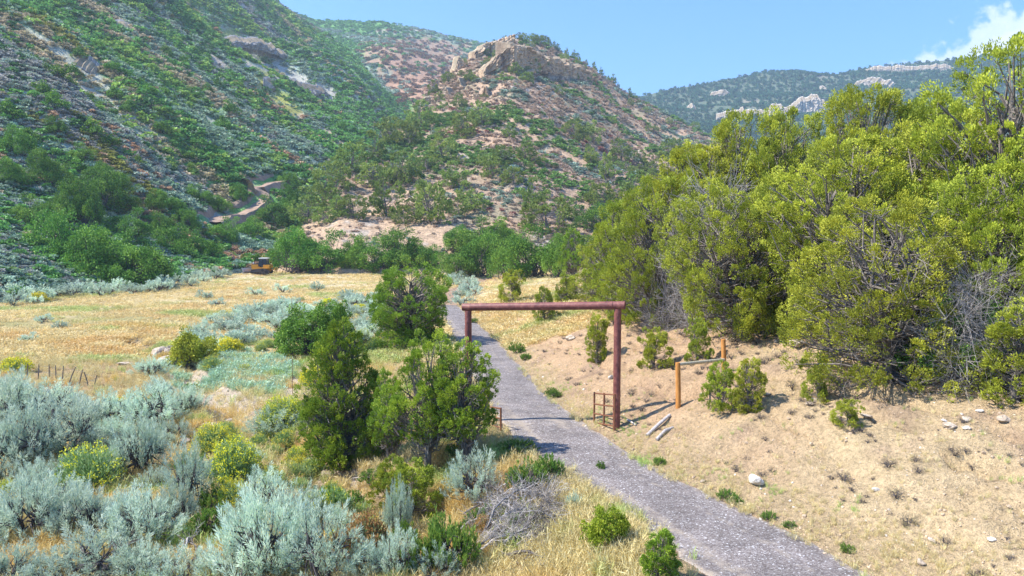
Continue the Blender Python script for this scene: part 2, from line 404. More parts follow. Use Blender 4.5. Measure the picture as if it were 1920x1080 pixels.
gn = N(nt, 'ShaderNodeNewGeometry'); pos = gn.outputs['Position']
vo = N(nt, 'ShaderNodeTexVoronoi'); vo.inputs['Scale'].default_value = 34; L(nt, pos, vo.inputs['Vector'])
sepc = N(nt, 'ShaderNodeSeparateColor'); L(nt, vo.outputs['Color'], sepc.inputs[0])
stone = ramp(nt, sepc.outputs[0], [(0.0, (.125, .103, .092)), (.55, (.225, .192, .175)), (.85, (.30, .268, .245)), (.95, (.33, .30, .28)), (.987, (.60, .58, .56))])
n1_ = noise(nt, pos, .9, 6, .65); n2_ = noise(nt, pos, 3.5, 5, .6)
c = mixc(nt, 1.0, stone, ramp(nt, n1_, [(0.3, 0.66), (0.55, 1.0), (0.75, 1.32)]), 'MULTIPLY')
tt = attr(nt, 'track').outputs['Fac']
dust = ramp(nt, math_(nt, 'ADD', tt, math_(nt, 'MULTIPLY', math_(nt, 'SUBTRACT', n2_, .5), 1.6)), [(0.35, 0.0), (.85, 1.0)])
c = mixc(nt, math_(nt, 'MULTIPLY', dust, .75), c, (.40, .33, .25))
L(nt, c, b.inputs['Base Color'])
bp = N(nt, 'ShaderNodeBump'); bp.inputs['Strength'].default_value = 0.7; bp.inputs['Distance'].default_value = 0.02
L(nt, math_(nt, 'ADD', vo.outputs['Distance'], n2_), bp.inputs['Height']); L(nt, bp.outputs[0], b.inputs['Normal'])
trk = np.abs(ts)[None] ** 6 * 1.1 + .55 * np.exp(-((ts + .55) / .15) ** 2)[None] + .45 * np.exp(-((ts - .35) / .13) ** 2)[None] + .25 * fbm(RX / 1.5, RY / 3.0, 3, 64) + .35 * np.exp(-((RY - 24.2) / 1.0) ** 2) + 0 * RX
me = make_mesh('road', np.stack([RX, RY, RZ], -1).reshape(-1, 3), grid_faces(*RX.shape), [rm], smooth=True, vattr={'track': trk.ravel()})
tag(link('road', me), kind='structure')

# ------------------------------------------------------------------ hills
hillm, nt, b = mat('hill_ground')
gn = N(nt, 'ShaderNodeNewGeometry'); pos = gn.outputs['Position']
base = attr(nt, 'col').outputs['Color']; na = noise(nt, pos, .35, 8, .7); nb = noise(nt, pos, 1.4, 5, .7)
c = mixc(nt, 1.0, base, ramp(nt, na, [(0.25, 0.6), (0.5, 1.0), (0.75, 1.35)]), 'MULTIPLY')
c = mixc(nt, 1.0, c, ramp(nt, nb, [(0.3, 0.65), (0.5, 1.0), (0.7, 1.3)]), 'MULTIPLY')
L(nt, c, b.inputs['Base Color']); b.inputs['Roughness'].default_value = 0.95
bp = N(nt, 'ShaderNodeBump'); bp.inputs['Strength'].default_value = 0.7; bp.inputs['Distance'].default_value = 0.8
L(nt, math_(nt, 'ADD', na, nb), bp.inputs['Height']); L(nt, bp.outputs[0], b.inputs['Normal'])

class Loft:
    def __init__(s, us, bv, bD, cv, cD, p, nu, nr, amp, lam, seed, back=0.6, fall=(.95, -.3), edge=.25, stripe=0.5):
        s.u = np.linspace(us[0], us[-1], nu)
        def sm(a):
            q = np.interp(s.u, us, a); w = max(3, int(nu * 18 / (us[-1] - us[0])) | 1); kk = np.hanning(w + 2)[1:-1]; kk /= kk.sum()
            return np.convolve(np.pad(q, w // 2, 'edge'), kk, 'valid')
        bv, bD, cv, cD = sm(bv), sm(bD), sm(cv), sm(cD)
        B = W(s.u, bv, bD); C = W(s.u, cv, cD)
        t = np.linspace(0, 1, nr); s.nr = nr
        D = bD[None] + (cD - bD)[None] * t[:, None]
        z = B[:, 2][None] + (C[:, 2] - B[:, 2])[None] * (t[:, None] ** p)
        tb, tcst = B[:, 0] / B[:, 1], C[:, 0] / C[:, 1]
        x = D * (tb[None] + (tcst - tb)[None] * t[:, None])
        al = x * fall[0] + D * fall[1]; ac = -x * fall[1] + D * fall[0]
        win = np.sin(np.clip(t, 0, 1) * math.pi)[:, None] ** .5 * (1 - edge) + edge
        win = win * sst(0, .06, t)[:, None]
        sc = (cD - bD)[None] / np.mean(cD - bD)
        z = z + amp * win * np.minimum(sc, 1.6) * ((1 - stripe) * fbm(x / lam, D / lam, 6, seed, .52) - stripe * np.abs(fbm(ac / (lam * .55), al / (lam * 2.4), 4, seed + 3)) * 1.4 + stripe * .35)
        s.P = np.stack([x, D, z], -1)
        # skirt in front, back slope behind the crest
        f1 = s.P[0].copy(); f1[:, 1] -= 4; f1[:, 2] -= 7
        rows = [f1[None], s.P]
        last = s.P[-1]
        for kx in (1, 2, 3, 4, 6):
            q = last.copy(); dd = np.mean(cD - bD) * .12 * kx; q[:, 0] *= 1 + dd / last[:, 1]; q[:, 1] += dd; q[:, 2] -= back * dd * (.4 + .15 * kx) * (0.9 + .2 * vn(q[:, 0] / lam, q[:, 1] / lam)); rows.append(q[None])
        s.full = np.concatenate(rows)
        a = s.P[1:, :-1] - s.P[:-1, :-1]; bb = s.P[:-1, 1:] - s.P[:-1, :-1]
        n = np.cross(bb, a); s.area = np.linalg.norm(n, axis=-1); s.nrm = n / (s.area[..., None] + 1e-9)
        s.px = proj(s.P)
    def build(s, name, colfn):
        c = colfn(s.full)
        me = make_mesh(name, s.full.reshape(-1, 3), grid_faces(*s.full.shape[:2]), [hillm], smooth=True, cattr={'col': np.clip(c, 0, 1).reshape(-1, 3)})
        s.ob = tag(link(name, me), kind='structure'); return s.ob
    def sample(s, n, rng, wfn=None):
        mid = (s.P[1:, 1:] + s.P[:-1, :-1]) / 2
        w = s.area.copy()
        if wfn is not None: w = w * wfn(mid)
        w = w.ravel() / w.sum(); i = rng.choice(len(w), n, p=w); r, c = np.divmod(i, s.P.shape[1] - 1)
        a, b_ = rng.random(n)[:, None], rng.random(n)[:, None]
        P = (s.P[r, c] * (1 - a) + s.P[r, c + 1] * a) * (1 - b_) + (s.P[r + 1, c] * (1 - a) + s.P[r + 1, c + 1] * a) * b_
        return P
    def near(s, u, v):
        d = (s.px[0] - u) ** 2 + (s.px[1] - v) ** 2; i = int(np.argmin(d + s.P[..., 1] * .001)); return s.P.reshape(-1, 3)[i].copy()

LM = Loft([-900,-500,-200,0,130,260,400,500,560,600,660,740,850,960],
          [640,600,575,560,550,535,512,497,488,482,475,470,465,460],
          [60,68,76,82,92,104,126,138,148,155,165,180,200,220],
          [-900,-700,-480,-330,-270,-190,-95,-8,30,52,100,200,262,300],
          [380,420,460,520,560,610,660,700,730,740,720,640,560,520],
          1.22, 620, 330, 26, 120, 101)
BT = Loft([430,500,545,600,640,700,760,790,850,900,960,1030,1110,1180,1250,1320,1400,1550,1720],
          [505]*19, [142,138,135,132,130,130,130,130,130,130,130,130,130,135,140,150,160,180,200],
          [486,466,443,390,340,290,236,194,132,94,72,84,130,180,215,252,290,350,430],
          [152,157,165,185,205,245,300,335,400,445,468,520,565,585,585,570,540,480,430],
          1.22, 560, 300, 9, 60, 202, back=.9, fall=(.75, -.66), edge=.22)
BK = Loft([350,450,500,560,600,640,680,720,760,820,880,950,1040,1150],
          [330]*14, [430]*14, [-40,-20,0,26,38,41,45,43,52,66,79,92,112,150],
          [1050,1080,1100,1130,1150,1160,1170,1180,1190,1200,1200,1200,1180,1150], 1.15, 380, 200, 55, 260, 303, edge=.12)
FR = Loft([1040,1120,1200,1260,1350,1430,1500,1560,1620,1700,1800,1920,2100,2500],
          [420]*14, [640]*14, [210,190,180,166,150,138,136,141,127,118,110,92,66,30],
          [1350,1380,1400,1420,1450,1480,1500,1500,1500,1500,1480,1450,1400,1300], 1.2, 420, 200, 60, 300, 404, edge=.10)

def fallc(P, lam, seed, fall=(.95, -.3), st=4.5, o=5):
    al = P[..., 0] * fall[0] + P[..., 1] * fall[1]; ac = -P[..., 0] * fall[1] + P[..., 1] * fall[0]
    return fbm(ac / lam, al / (lam * st), o, seed, .55)
PAL = {k: np.array(v) for k, v in dict(green=(.165,.36,.085), lime=(.32,.48,.10), dark=(.08,.19,.06), sage=(.33,.43,.32), lilac=(.36,.36,.32),
       tan=(.60,.47,.31), rust=(.55,.36,.22), yellow=(.36,.36,.08), pale=(.50,.45,.38), pink=(.55,.37,.26)).items()}
def lm_cls(P):
    """share of each kind of cover on the left mountain"""
    a = fallc(P, 34, 501); b_ = fallc(P, 26, 502); c_ = fallc(P, 46, 503, st=3); d_ = fbm(P[..., 0] / 9, P[..., 1] / 9, 3, 504)
    return a, b_, c_, d_
def pxz(P): return proj(P)
def blob(P, px, py, rx, ry, ang=0.0, seed=1, rough=.35):
    """patch of cover around a spot on the slope that has its own irregular outline (world noise)"""
    u, v = proj(P); dx, dy = u - px, v - py; c, s_ = math.cos(ang), math.sin(ang)
    q = np.hypot((dx * c + dy * s_) / rx, (-dx * s_ + dy * c) / ry)
    return 1 - sst(.75, 1.15, q + rough * fbm(P[..., 0] / 14, P[..., 1] / 14, 4, seed))
def col_lm(P):
    a, b_, c_, d_ = lm_cls(P)
    c = np.zeros(P.shape) + PAL['tan'] * .85
    c = cmix(c, PAL['sage'] * 1.1, sst(-.1, .3, a)); c = cmix(c, PAL['green'] * 1.0, sst(0, .3, b_))
    c = cmix(c, PAL['lilac'], sst(.15, .4, c_)); c = cmix(c, PAL['pale'] * .8, sst(.38, .5, fallc(P, 13, 508)) * .7)
    for q in ((470,92,95,22,.45), (545,150,110,18,.35), (140,120,120,15,.62), (215,205,120,17,.62)): c = cmix(c, PAL['pale'], blob(P, *q, seed=77) * .8)
    for q in ((430,75,30,22,.5), (505,165,45,16,.9), (540,195,35,18,.8)): c = cmix(c, PAL['yellow'], blob(P, *q, seed=78) * .9)
    return c
def col_bt(P):
    a = fallc(P, 22, 511, (.75, -.66)); b_ = fbm(P[..., 0] / 12, P[..., 1] / 12, 4, 512)
    c = np.zeros(P.shape) + np.array((.45, .31, .20))
    c = cmix(c, (.35, .26, .17), sst(-.05, .35, a)); c = cmix(c, (.26, .25, .15), sst(.1, .4, b_) * .6)
    u, v = proj(P)
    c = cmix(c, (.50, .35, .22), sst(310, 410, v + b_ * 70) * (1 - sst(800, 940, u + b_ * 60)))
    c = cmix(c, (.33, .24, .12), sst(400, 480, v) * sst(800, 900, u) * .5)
    c = cmix(c, PAL['pale'] * .9, sst(.42, .52, fbm(P[..., 0] / 7, P[..., 1] / 7, 4, 513)) * .6)
    return c
def col_bk(P):
    a = fallc(P, 60, 521); c = cmix(np.zeros(P.shape) + PAL['green'] * .9, PAL['sage'] * .8, sst(-.1, .3, a))
    c = cmix(c, (.36, .24, .15), blob(P, 790, 110, 110, 45, .1, 79, .5)); c = cmix(c, (.40, .24, .15), blob(P, 780, 150, 65, 50, .5, 80, .5))
    c = cmix(c, PAL['pale'], blob(P, 740, 62, 60, 9, .0, 81) * .5)
    return c
def col_fr(P):
    a = fbm(P[..., 0] / 90, P[..., 1] / 90, 5, 531); c = cmix(np.zeros(P.shape) + np.array((.12, .15, .09)), (.27, .24, .17), sst(.25, .6, a))
    return c
LM.build('hills', col_lm); BT.build('hills', col_bt); BK.build('hills', col_bk); FR.build('hills', col_fr)

# ------------------------------------------------------------------ scattering of what nobody could count
def scatter(name, P, scl, tint, sources, rng, tilt=.12, label=None, cat=None, seedpick=None):
    n = len(P)
    me = bpy.data.meshes.new(name); me.vertices.add(n); me.vertices.foreach_set('co', np.asarray(P, np.float32).ravel())
    rot = np.stack([rng.normal(0, tilt, n), rng.normal(0, tilt, n), rng.random(n) * 6.283], -1)
    me.attributes.new('rot', 'FLOAT_VECTOR', 'POINT').data.foreach_set('vector', rot.astype(np.float32).ravel())
    scl = np.asarray(scl, np.float32)
    if scl.ndim == 1: scl = np.stack([scl] * 3, -1)
    me.attributes.new('scl', 'FLOAT_VECTOR', 'POINT').data.foreach_set('vector', scl.ravel())
    t4 = np.ones((n, 4), np.float32); t4[:, :3] = tint
    me.attributes.new('tint', 'FLOAT_COLOR', 'POINT').data.foreach_set('color', t4.ravel())
    pick = rng.integers(0, len(sources), n) if seedpick is None else seedpick
    me.attributes.new('pick', 'INT', 'POINT').data.foreach_set('value', np.asarray(pick, np.int32))
    o = link(name, me)
    src = bpy.data.collections.new(name + '_source')
    for i, m in enumerate(sources):
        so_ = bpy.data.objects.new('%s_%02d' % (m.name, i), m); src.objects.link(so_)
    g = bpy.data.node_groups.new(name, 'GeometryNodeTree')
    g.interface.new_socket('Geometry', in_out='INPUT', socket_type='NodeSocketGeometry')
    g.interface.new_socket('Geometry', in_out='OUTPUT', socket_type='NodeSocketGeometry')
    gi = N(g, 'NodeGroupInput'); go = N(g, 'NodeGroupOutput'); ip = N(g, 'GeometryNodeInstanceOnPoints')
    ci = N(g, 'GeometryNodeCollectionInfo'); ci.inputs['Collection'].default_value = src
    ci.inputs['Separate Children'].default_value = True; ci.inputs['Reset Children'].default_value = True
    def na_(a, t):
        q = N(g, 'GeometryNodeInputNamedAttribute', data_type=t); q.inputs['Name'].default_value = a; return q.outputs['Attribute']
    L(g, gi.outputs[0], ip.inputs['Points']); L(g, ci.outputs[0], ip.inputs['Instance']); ip.inputs['Pick Instance'].default_value = True
    L(g, na_('pick', 'INT'), ip.inputs['Instance Index'])
    e2r = N(g, 'FunctionNodeEulerToRotation'); L(g, na_('rot', 'FLOAT_VECTOR'), e2r.inputs[0]); L(g, e2r.outputs[0], ip.inputs['Rotation'])
    L(g, na_('scl', 'FLOAT_VECTOR'), ip.inputs['Scale']); L(g, ip.outputs[0], go.inputs[0])
    md = o.modifiers.new('scatter', 'NODES'); md.node_group = g
    return tag(o, label, cat, None, 'stuff')

def unit(v): return v / (np.linalg.norm(v, axis=-1, keepdims=True) + 1e-9)
def brush_clump(seed, n=150, leaf=.2, m='brush_leaf', h=.8):
    """unit clump: radius about .5"""
    rng = np.random.default_rng(seed); mb = MB(); k = 7
    sc = unit(rng.normal(size=(k, 3))) * .26; sc[:, 2] = np.abs(sc[:, 2]) + .18; st = rng.random(k)
    i = rng.integers(0, k, n); d = unit(rng.normal(size=(n, 3)) + [0, 0, .5]); C = sc[i] + d * rng.uniform(.1, .24, (n, 1)); C[:, 2] *= h
    mb.leaves(C, d + rng.normal(size=(n, 3)) * .5, leaf * rng.uniform(.7, 1.3, n), leaf * .75, np.clip(st[i] * .6 + rng.random(n) * .4, 0, 1), rng)
    return mb.mesh('brush_clump', [MAT[m]])
CL = [brush_clump(900 + i) for i in range(4)]
CLF = [brush_clump(920 + i, 60, .30) for i in range(3)]

# hillside brush, left mountain
rng = np.random.default_rng(31)
trk_px = [(396,420),(420,410),(448,402),(470,396),(488,383),(497,370),(488,358),(476,352),(498,348),(530,343)]
TRK = np.array([LM.near(*q) for q in trk_px])
TRK[:, 2] = np.interp(np.arange(len(TRK)), np.arange(len(TRK)), TRK[:, 2])
def cover_tint(P, rng, base_fn):
    return base_fn(P, rng) * rng.uniform(.78, 1.25, (len(P), 1))
def lm_tint(P, rng):
    a, b_, c_, d_ = lm_cls(P); n = len(P); j = lambda s_=.12: rng.normal(0, s_, n)
    c = np.zeros((n, 3)) + PAL['sage']
    c = cmix(c, PAL['green'], ((b_ + j()) > -.06).astype(float)); c = cmix(c, PAL['lime'], ((b_ + j()) > .28).astype(float))
    c = cmix(c, PAL['lilac'], ((c_ + j()) > .22).astype(float)); c = cmix(c, PAL['dark'], ((d_ + j()) > .42).astype(float))
    c = cmix(c, PAL['sage'], ((a + j()) > .22).astype(float) * .8); c = cmix(c, PAL['tan'], ((fallc(P, 14, 505) + j()) > .34).astype(float) * .8)
    c = cmix(c, PAL['rust'], ((fallc(P, 15, 506) + j(.06)) > .50).astype(float)); c = cmix(c, PAL['yellow'] * .8, ((fallc(P, 15, 507) + j(.06)) > .48).astype(float))
    u, v = proj(P)
    c = cmix(c, PAL['green'] * 1.1, (rng.random(n) < sst(560, 640, u + 0 * v) * .6).astype(float))
    return c
def keep(P, spots):
    k = np.ones(len(P), bool)
    for q in spots: k &= blob(P, *q[:5], seed=77) < RNG.random(len(P)) * 1.0 + q[5]
    return k
P = LM.sample(74000, rng, lambda m: (140 / np.maximum(m[..., 1], 100)) ** 1.35)
P = P[keep(P, [(470,92,95,22,.45,.25), (545,150,110,18,.35,.2), (140,120,120,15,.62,.15), (215,205,120,17,.62,.3), (430,75,30,22,.5,.3), (505,165,45,16,.9,.2), (540,195,35,18,.8,.2)])]
P = P[fallc(P, 13, 508) < .40 + rng.random(len(P)) * .2]
P = P[polydist(P[:, 0], P[:, 1], TRK) > 3.6]
tint = cover_tint(P, rng, lm_tint)
near = P[:, 1] < 190
s_ = np.interp(P[:, 1], [70, 200, 700], [1.6, 3.0, 5.0]) * rng.uniform(.55, 1.35, len(P)); s3 = np.stack([s_ * rng.uniform(.9, 1.3, len(P)), s_ * rng.uniform(.9, 1.3, len(P)), s_ * rng.uniform(.45, .9, len(P))], -1)
g = (tint[:, 1] > tint[:, 0] * 1.35); s3[~g] *= .75
scatter('hillside_brush', P[near], s3[near], tint[near], CL, rng, label='mixed green, grey and rust scrub on the lower left mountainside', cat='brush')
scatter('hillside_brush', P[~near], s3[~near], tint[~near], CLF, rng, label='fine patchwork of scrub on the upper left mountainside', cat='brush')
# butte
def bt_tint(P, rng):
    n = len(P); a = fallc(P, 24, 541, (.75, -.66)); b_ = fbm(P[:, 0] / 14, P[:, 1] / 14, 4, 542); j = lambda s_=.12: rng.normal(0, s_, n)
    c = np.zeros((n, 3)) + np.array((.50, .37, .27)); c = cmix(c, (.40, .33, .25), ((b_ + j()) > .05).astype(float))
    c = cmix(c, PAL['green'] * np.array((1.1, .85, .9)), ((a + j()) > .27).astype(float)); c = cmix(c, PAL['sage'] * .8, ((b_ + j()) > .36).astype(float))
    c = cmix(c, (.36, .15, .12), ((fallc(P, 12, 543) + j(.05)) > .48).astype(float))
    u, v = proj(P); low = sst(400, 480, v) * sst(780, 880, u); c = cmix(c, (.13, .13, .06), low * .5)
    return c
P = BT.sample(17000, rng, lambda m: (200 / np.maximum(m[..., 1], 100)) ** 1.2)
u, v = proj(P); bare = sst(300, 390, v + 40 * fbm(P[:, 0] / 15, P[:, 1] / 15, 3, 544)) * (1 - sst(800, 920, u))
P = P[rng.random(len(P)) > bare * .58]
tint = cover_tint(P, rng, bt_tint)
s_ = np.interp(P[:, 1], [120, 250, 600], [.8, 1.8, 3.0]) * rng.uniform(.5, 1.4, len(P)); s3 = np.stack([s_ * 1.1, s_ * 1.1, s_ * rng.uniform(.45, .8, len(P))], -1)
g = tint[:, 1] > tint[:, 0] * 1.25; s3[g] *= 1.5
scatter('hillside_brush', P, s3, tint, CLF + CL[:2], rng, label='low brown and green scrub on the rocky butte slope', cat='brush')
# back mountain
def bk_tint(P, rng):
    n = len(P); a = fallc(P, 60, 521); c = cmix(np.zeros((n, 3)) + PAL['green'], PAL['sage'], ((a + rng.normal(0, .15, n)) > .1).astype(float))
    m = np.maximum(blob(P, 790, 110, 110, 45, .1, 79, .5), blob(P, 780, 150, 65, 50, .5, 80, .5))
    c = cmix(c, (.30, .17, .09), (rng.random(n) < m * .75).astype(float)); return c
P = BK.sample(16000, rng, lambda m: (500 / np.maximum(m[..., 1], 400)) ** .8)
m = np.maximum(blob(P, 790, 110, 110, 45, .1, 79, .5), blob(P, 780, 150, 65, 50, .5, 80, .5)); P = P[rng.random(len(P)) > m * .6]
tint = cover_tint(P, rng, bk_tint); s_ = rng.uniform(3.5, 9, len(P))
scatter('hillside_brush', P, np.stack([s_, s_, s_ * .6], -1), tint, CLF, rng, label='green and rust scrub on the mountain behind the butte', cat='brush')
# far right mountain: pinyon forest
P = FR.sample(30000, rng, lambda m: (900 / np.maximum(m[..., 1], 600)) ** .8)
P = P[fbm(P[:, 0] / 60, P[:, 1] / 60, 4, 551) < .38 + rng.random(len(P)) * .3]
s_ = rng.uniform(4, 7, len(P))
tint = np.array((.06, .14, .07)) * rng.uniform(.6, 1.7, (len(P), 1)) + rng.random((len(P), 1)) * np.array((.02, .02, 0))
scatter('forest', P, np.stack([s_, s_, s_ * rng.uniform(1, 1.5, len(P))], -1), tint, CLF, rng, label='far-off pinyon forest covering the blue-green mountain at the right', cat='forest')

# ------------------------------------------------------------------ plant builders
def prof(shape, t):
    if shape == 'cone': return np.clip(np.minimum(t / .16 + .35, 1), 0, 1) * (1 - np.clip(t, 0, 1)) ** .62 * 1.15
    if shape == 'egg': return np.sqrt(np.clip(1 - ((t - .42) / .60) ** 2, 0, 1))
    if shape == 'round': return np.sqrt(np.clip(1 - ((t - .40) / .62) ** 2, 0, 1))
    if shape == 'open': return np.sqrt(np.clip(1 - ((t - .62) / .42) ** 2, 0, 1)) * (t > .22)
    if shape == 'opencone': return (t > .27) * np.clip((t - .2) / .2, 0, 1) * (1 - np.clip(t, 0, 1)) ** .6 * 1.35
    if shape == 'column': return np.clip(t / .1 + .5, 0, 1) * np.clip((1 - t) / .45, 0, 1) ** .7
    return 1 - t
def juniper(seed, h, w, shape='egg', nl=200, lpl=220, leaf=.10, leafm='juniper_leaf', ls=.42, stems=3, twigs=4, lump=.35, base=.04, lean=0.0, woodm='juniper_wood', width=.36):
    rng = np.random.default_rng(seed); wood = MB(); crown = MB()
    t = np.empty(0)
    while len(t) < nl:
        q = rng.uniform(base, 1, nl * 3); t = np.concatenate([t, q[rng.random(len(q)) < prof(shape, q)]])
    t = t[:nl]; az = rng.random(nl) * 6.283
    lumpf = 1 + lump * (vn(az / 6.283 * 5 + 7, t * 4, seed) * 2 - 1) * np.minimum(np.abs(np.sin(az / 2)) * 3, 1)
    rho = rng.uniform(.35, 1, nl) ** .5 * prof(shape, t) * w / 2 * lumpf
    out = np.stack([np.cos(az), np.sin(az), 0 * az], -1)
    C = out * rho[:, None]; C[:, 2] = t * h - ls * .4; C[:, 0] += lean * t * h
    C[:, 2] = np.maximum(C[:, 2], .08 * h * rng.random(nl))
    ld = unit(out * .75 + np.array([0, 0, 1.0]) + rng.normal(size=(nl, 3)) * .22)
    tone = rng.random(nl); size = ls * rng.uniform(.6, 1.35, nl)
    # crown of scale-leaf sprays
    k = np.repeat(np.arange(nl), lpl); m = len(k)
    sub = 13; sd = unit(rng.normal(size=(nl, sub, 3)) + ld[:, None] * .9)
    j = rng.integers(0, sub, m); d = unit(sd[k, j] + rng.normal(size=(m, 3)) * .19)
    rad = rng.uniform(.35, 1.0, m) ** .6
    ax = (d * ld[k]).sum(-1, keepdims=True) * ld[k]; off = ax * 1.1 + (d - ax) * .8
    P = C[k] + off * (rad * size[k])[:, None]
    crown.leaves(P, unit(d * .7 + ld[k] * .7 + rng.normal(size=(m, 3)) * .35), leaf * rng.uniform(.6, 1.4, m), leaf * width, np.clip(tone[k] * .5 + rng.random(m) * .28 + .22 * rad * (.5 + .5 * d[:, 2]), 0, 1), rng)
    # stems and limbs
    ends = []
    for s_ in range(stems):
        a = rng.random() * 6.283; sp = (0.0 if stems == 1 else rng.uniform(.10, .26)) * w
        pts = [np.array([0, 0, -.12 * min(h, 2)])]
        for q in (.25, .5, .75, .95):
            pts.append(np.array([math.cos(a) * sp * min(1, q * 1.4) + rng.normal() * .025 * w + lean * q * h, math.sin(a) * sp * min(1, q * 1.4) + rng.normal() * .025 * w, q * h * rng.uniform(.88, 1.0) - .05 * h]))
        r = .032 * h / stems ** .4; wood.tube(pts, [r * 1.25, r, r * .7, r * .42, r * .12], 7, tone=rng.random(), cap=False); ends.append(np.array(pts))
    si = rng.integers(0, stems, nl); P0 = np.zeros((nl, 3))
    for i in range(nl):
        E = ends[si[i]]; zt = max(C[i, 2] * rng.uniform(.45, .8), .03 * h); P0[i] = [np.interp(zt, E[:, 2], E[:, q]) for q in range(3)]
    mid = P0 * .45 + C * .55 + rng.normal(size=(nl, 3)) * .05 * w; mid[:, 2] -= .06 * h * rng.random(nl)
    r = .0085 * h * rng.uniform(.5, 1.2, nl) / stems ** .2
    wood.segs(P0, mid, r * 1.3, r * .8, tone=rng.random(nl)); wood.segs(mid, C, r * .8, r * .35, tone=rng.random(nl))
    if twigs:
        kk = np.repeat(np.arange(nl), twigs); m = len(kk); tt = rng.random(m)[:, None]
        A = mid[kk] * (1 - tt) + C[kk] * tt; dd = unit(rng.normal(size=(m, 3)) + out[kk] * .9 + [0, 0, .25]); ln = size[kk] * rng.uniform(.6, 1.7, m)
        Bm = A + dd * ln[:, None]; wood.segs(A, Bm, r[kk] * .32, r[kk] * .12, tone=rng.random(m) * .7 + .3, n=3)
        A2 = A + dd * (ln * .5)[:, None]; d2 = unit(dd + rng.normal(size=(m, 3)) * .7); wood.segs(A2, A2 + d2 * (ln * .6)[:, None], r[kk] * .22, r[kk] * .1, tone=rng.random(m) * .7 + .3, n=3)
    return wood.mesh('trunk', [MAT[woodm]]), crown.mesh('crown', [MAT[leafm]]), h, w

def shrubby(seed, h, w, nl=60, lpl=90, leaf=.2, leafm='oak_leaf', ls=.6, width=.7, woodm='dark_wood'):
    """broad-leaved thicket: domed, leaves down to the ground"""
    rng = np.random.default_rng(seed); wood = MB(); crown = MB()
    az = rng.random(nl) * 6.283; el = np.arcsin(rng.random(nl) ** .8); lum = 1 + .55 * (vn(az / 6.283 * 4, el * 2, seed) * 2 - 1) * np.minimum(np.abs(np.sin(az / 2)) * 3, 1)
    rho = rng.uniform(.5, 1, nl) ** .5 * lum
    C = np.stack([np.cos(az) * np.cos(el) * w / 2 * rho, np.sin(az) * np.cos(el) * w / 2 * rho, np.sin(el) * (h - ls * .7) * rho + .12 * h], -1)
    size = ls * rng.uniform(.6, 1.3, nl); tone = rng.random(nl); k = np.repeat(np.arange(nl), lpl); m = len(k)
    d = unit(rng.normal(size=(m, 3)) + [0, 0, .3]); P = C[k] + d * (size[k] * rng.uniform(.4, 1, m))[:, None]
    P[:, 2] = np.maximum(P[:, 2], 0)
    crown.leaves(P, unit(d + rng.normal(size=(m, 3)) * .8), leaf * rng.uniform(.6, 1.3, m), leaf * width, np.clip(tone[k] * .5 + rng.random(m) * .5, 0, 1), rng)
    P0 = rng.normal(size=(nl, 3)) * [.12 * w, .12 * w, 0]; P0[:, 2] = -.1
    mid = P0 * .5 + C * .5 + rng.normal(size=(nl, 3)) * .05 * w
    wood.segs(P0, mid, .012 * h, .009 * h, tone=rng.random(nl)); wood.segs(mid, C, .009 * h, .004 * h, tone=rng.random(nl))
    return wood.mesh('stems', [MAT[woodm]]), crown.mesh('foliage', [MAT[leafm]]), h, w

def sage(seed, h=1.0, w=1.5, n=115, lpp=60, leaf=.085, plume=.38, leafm='sage_leaf', bare=.35, upright=.9, width=.15):
    rng = np.random.default_rng(seed); wood = MB(); fol = MB()
    az = rng.random(n) * 6.283; el = np.arcsin(rng.random(n)) * .9 + .1; rho = rng.uniform(.6, 1, n) * (1 + .3 * (vn(az / 6.283 * 5, el, seed) * 2 - 1) * np.minimum(np.abs(np.sin(az / 2)) * 3, 1))
    out = np.stack([np.cos(az) * np.cos(el), np.sin(az) * np.cos(el), np.sin(el)], -1)
    C = out * rho[:, None] * [w / 2, w / 2, h * .78]; C[:, 2] += .12 * h
    ns = 7; sa = rng.random(ns) * 6.283; S0 = np.zeros((ns, 3)); S0[:, 2] = -.08; S1 = np.stack([np.cos(sa) * w * .17, np.sin(sa) * w * .17, np.full(ns, h * .35)], -1) * rng.uniform(.7, 1.3, (ns, 1))
    wood.segs(S0, S1, .035 * w, .018 * w, tone=rng.random(ns), n=5)
    i = np.argmin(((C[:, None, :2] - S1[None, :, :2]) ** 2).sum(-1) + rng.random((n, ns)) * .08 * w, 1)
    mid = S1[i] * .5 + C * .5 + rng.normal(size=(n, 3)) * .06 * w
    wood.segs(S1[i], mid, .011 * w, .007 * w, tone=rng.random(n) * .6); wood.segs(mid, C, .007 * w, .003 * w, tone=rng.random(n) * .6, n=3)
    ax = unit(out * [1, 1, .6] + [0, 0, upright] + rng.normal(size=(n, 3)) * .25); pl = plume * rng.uniform(.6, 1.35, n); tone = rng.random(n)
    k = np.repeat(np.arange(n), lpp); m = len(k); q = rng.random(m); per = unit(np.cross(ax[k], rng.normal(size=(m, 3))))
    P = C[k] + ax[k] * ((q - .35) * pl[k])[:, None] + per * (.16 * plume * np.sin(np.clip(q, .05, .95) * math.pi) * rng.random(m))[:, None]
    fol.leaves(P, unit(ax[k] * 1.0 + per * .6), leaf * rng.uniform(.6, 1.3, m), leaf * width, np.clip(tone[k] * .45 + rng.random(m) * .3 + .25 * q, 0, 1), rng)
    return wood.mesh('stems', [MAT['dark_wood']]), fol.mesh('foliage', [MAT[leafm]]), h, w

